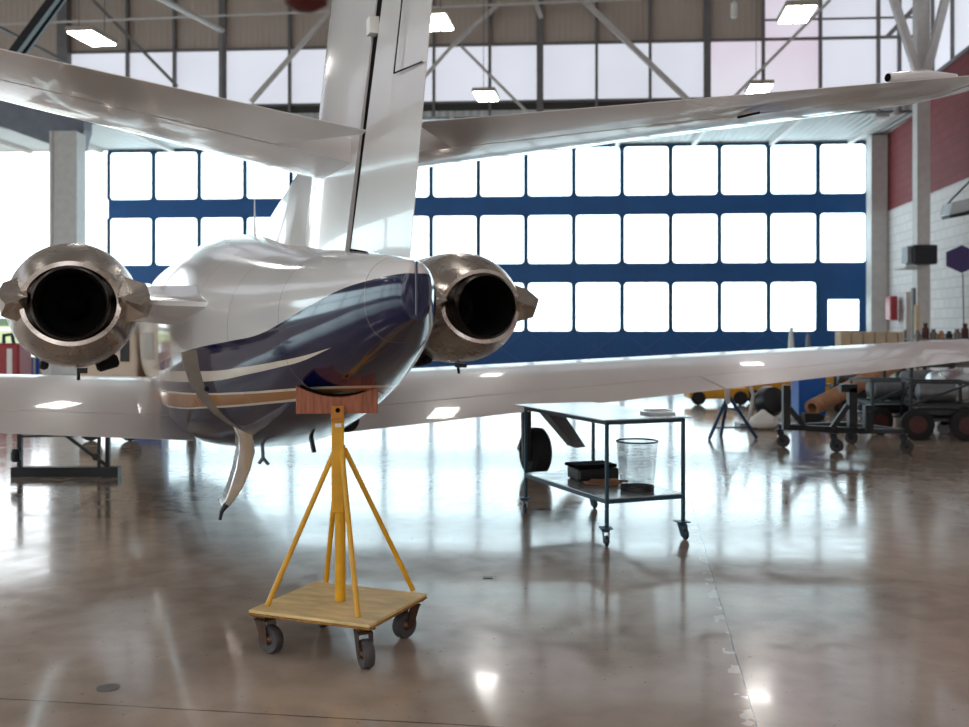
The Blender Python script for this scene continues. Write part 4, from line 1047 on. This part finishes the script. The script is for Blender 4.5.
for (x0_, x1_, ytop, Z, m_, lab) in ((905,911,292,27,M['steelw'],'tall pale post leaning by right wall near the cartons'),(912,915,288,26.5,M['steeld'],'tall dark steel post beside the pale post'),(915,919,305,26,M['carton'],'short cream coloured post right of the dark post')):
    a = P((x0_+x1_)/2, YH, Z); wd = (x1_-x0_)*Z/F/2
    ps_ = thing('metal_post', lab, 'post', (a.x,a.y,0)); h = HC+(YH-ytop)*Z/F
    mb = MB(); mb.box(-wd,wd,-.06,.06,.03,h); mb.build('shaft', m_, ps_); mb = MB(); mb.box(-wd-.1,wd+.1,-.15,.15,0,.03); mb.build('base', M['steeld'], ps_)
# shelving with parts above the wing line at far right
sh = thing('parts_shelf', 'dark shelf unit crowded with machine parts along the right wall', 'shelf', (P(948,YH,21).x,21,0), 0)
for sx in (-.75,.75):
    for sy in (-.3,.3): mb = MB(); mb.box(sx-.025,sx+.025,sy-.025,sy+.025,0,1.5); mb.build('upright', M['steeld'], sh)
for z in (.2,.75,1.3):
    mb = MB(); mb.box(-.77,.77,-.32,.32,z,z+.03); mb.build('shelf_board', M['steeld'], sh)
for i in range(9):
    x_ = -.64+.16*i; b = MB(); hh = random.uniform(.12,.34)
    b.lathe([(.02,0),(.07,.0),(.072,hh*.6),(.04,hh*.75),(.045,hh),(.01,hh)], n=12)
    o = b.build('machine_part', M[['dullmetal','hubred','dullmetal','tan','blackm'][i%5]], smooth=True)
    tag(o, 'small machine part %s on top board of the dark shelf unit' % ['at the left end','second from the left','third from the left','fourth from the left','in the middle','fourth from the right','third from the right','second from the right','at the right end'][i], 'machine part', 'parts on the shelf unit'); o.location = (sh.location.x+x_, 20.95, 1.331)
for i in range(4):
    b = MB(); b.box(-.15,.15,-.25,.25,0,.36+.04*(i%2)); o = b.build('storage_box', M[['greym','blackm','dullmetal','steeld'][i]], bevel=.01)
    tag(o, 'storage box %s on the middle board of dark shelf unit' % ['at the left','left of centre','right of centre','at the right'][i], 'box', 'boxes on the shelf unit'); o.location = (sh.location.x-.52+.35*i, 20.95, .781)
# small items on the far door sill
for i, (x_, h_, lab) in enumerate(((791,.95,'small pale cone shaped object before blue doors above right wing'),(808,.8,'small grey object before the blue doors right of the pale one'))):
    b = MB(); b.lathe([(.26,0),(.26,.04),(.12,.1),(.05,h_),(.01,h_)], n=14); o = b.build('traffic_cone' if i == 0 else 'floor_bollard', M['paper'] if i == 0 else M['greym'], smooth=True)
    tag(o, lab, 'cone' if i == 0 else 'bollard'); o.location = (P(x_,YH,36).x, 36, .0); o.scale = (1.2,1.2,1.6)

# red pull-cord weight hanging close to the lens at the top
rd = thing('hanging_hook_block', 'dark red weight hanging from above at the top edge', 'hook', P(306,-13,2.2))
mb = MB(); mb.lathe([(.02,-.05),(.045,-.035),(.052,0),(.045,.04),(.02,.07)], n=20); mb.build('block', M['darkred'], rd, smooth=True)
mb = MB(); mb.tube([(0,0,.06),(0,0,14-rd.location.z)], .006, 6); mb.build('cable', M['blackm'], rd)

# floor markings of wear
mb = MB(); mb.lathe([(.001,.002),(.05,.002),(.05,.004),(.001,.004)], n=14); o = mb.build('floor_drain_cover', M['steeld']); tag(o, 'small round grey metal disc set in floor at lower left', 'floor cover'); o.location = G(108,688)
mb = MB(); mb.box(-.03,.03,-.025,.025,.0,.004); o = mb.build('floor_plate', M['blackm']); tag(o, 'small dark plate on the floor right of the stand', 'plate'); o.location = G(488,578)

# ------------------------------------------------------------------ world, camera
w = bpy.data.worlds.new('sky'); S.world = w; w.use_nodes = True
nt = w.node_tree; bg = nt.nodes['Background']
bg.inputs['Color'].default_value = (.90,.96,1,1); bg.inputs['Strength'].default_value = 2.2

cam = bpy.data.cameras.new('camera'); co = bpy.data.objects.new('camera', cam); COL.objects.link(co)
co.location = (0,0,HC); co.rotation_euler = (PI/2,0,0)
cam.sensor_width = 36; cam.lens = F/969*36; cam.shift_y = -(363.5-YH)/969
cam.clip_end = 5000; cam.clip_start = .05
cam.dof.use_dof = True; cam.dof.focus_distance = 5.6; cam.dof.aperture_fstop = 2.4
S.camera = co
vs = S.view_settings; vs.view_transform = 'Standard'; vs.look = 'None'; vs.exposure = .6; vs.gamma = 1
S.cycles.use_denoising = True
S.cycles.max_bounces = 8; S.cycles.sample_clamp_indirect = 8
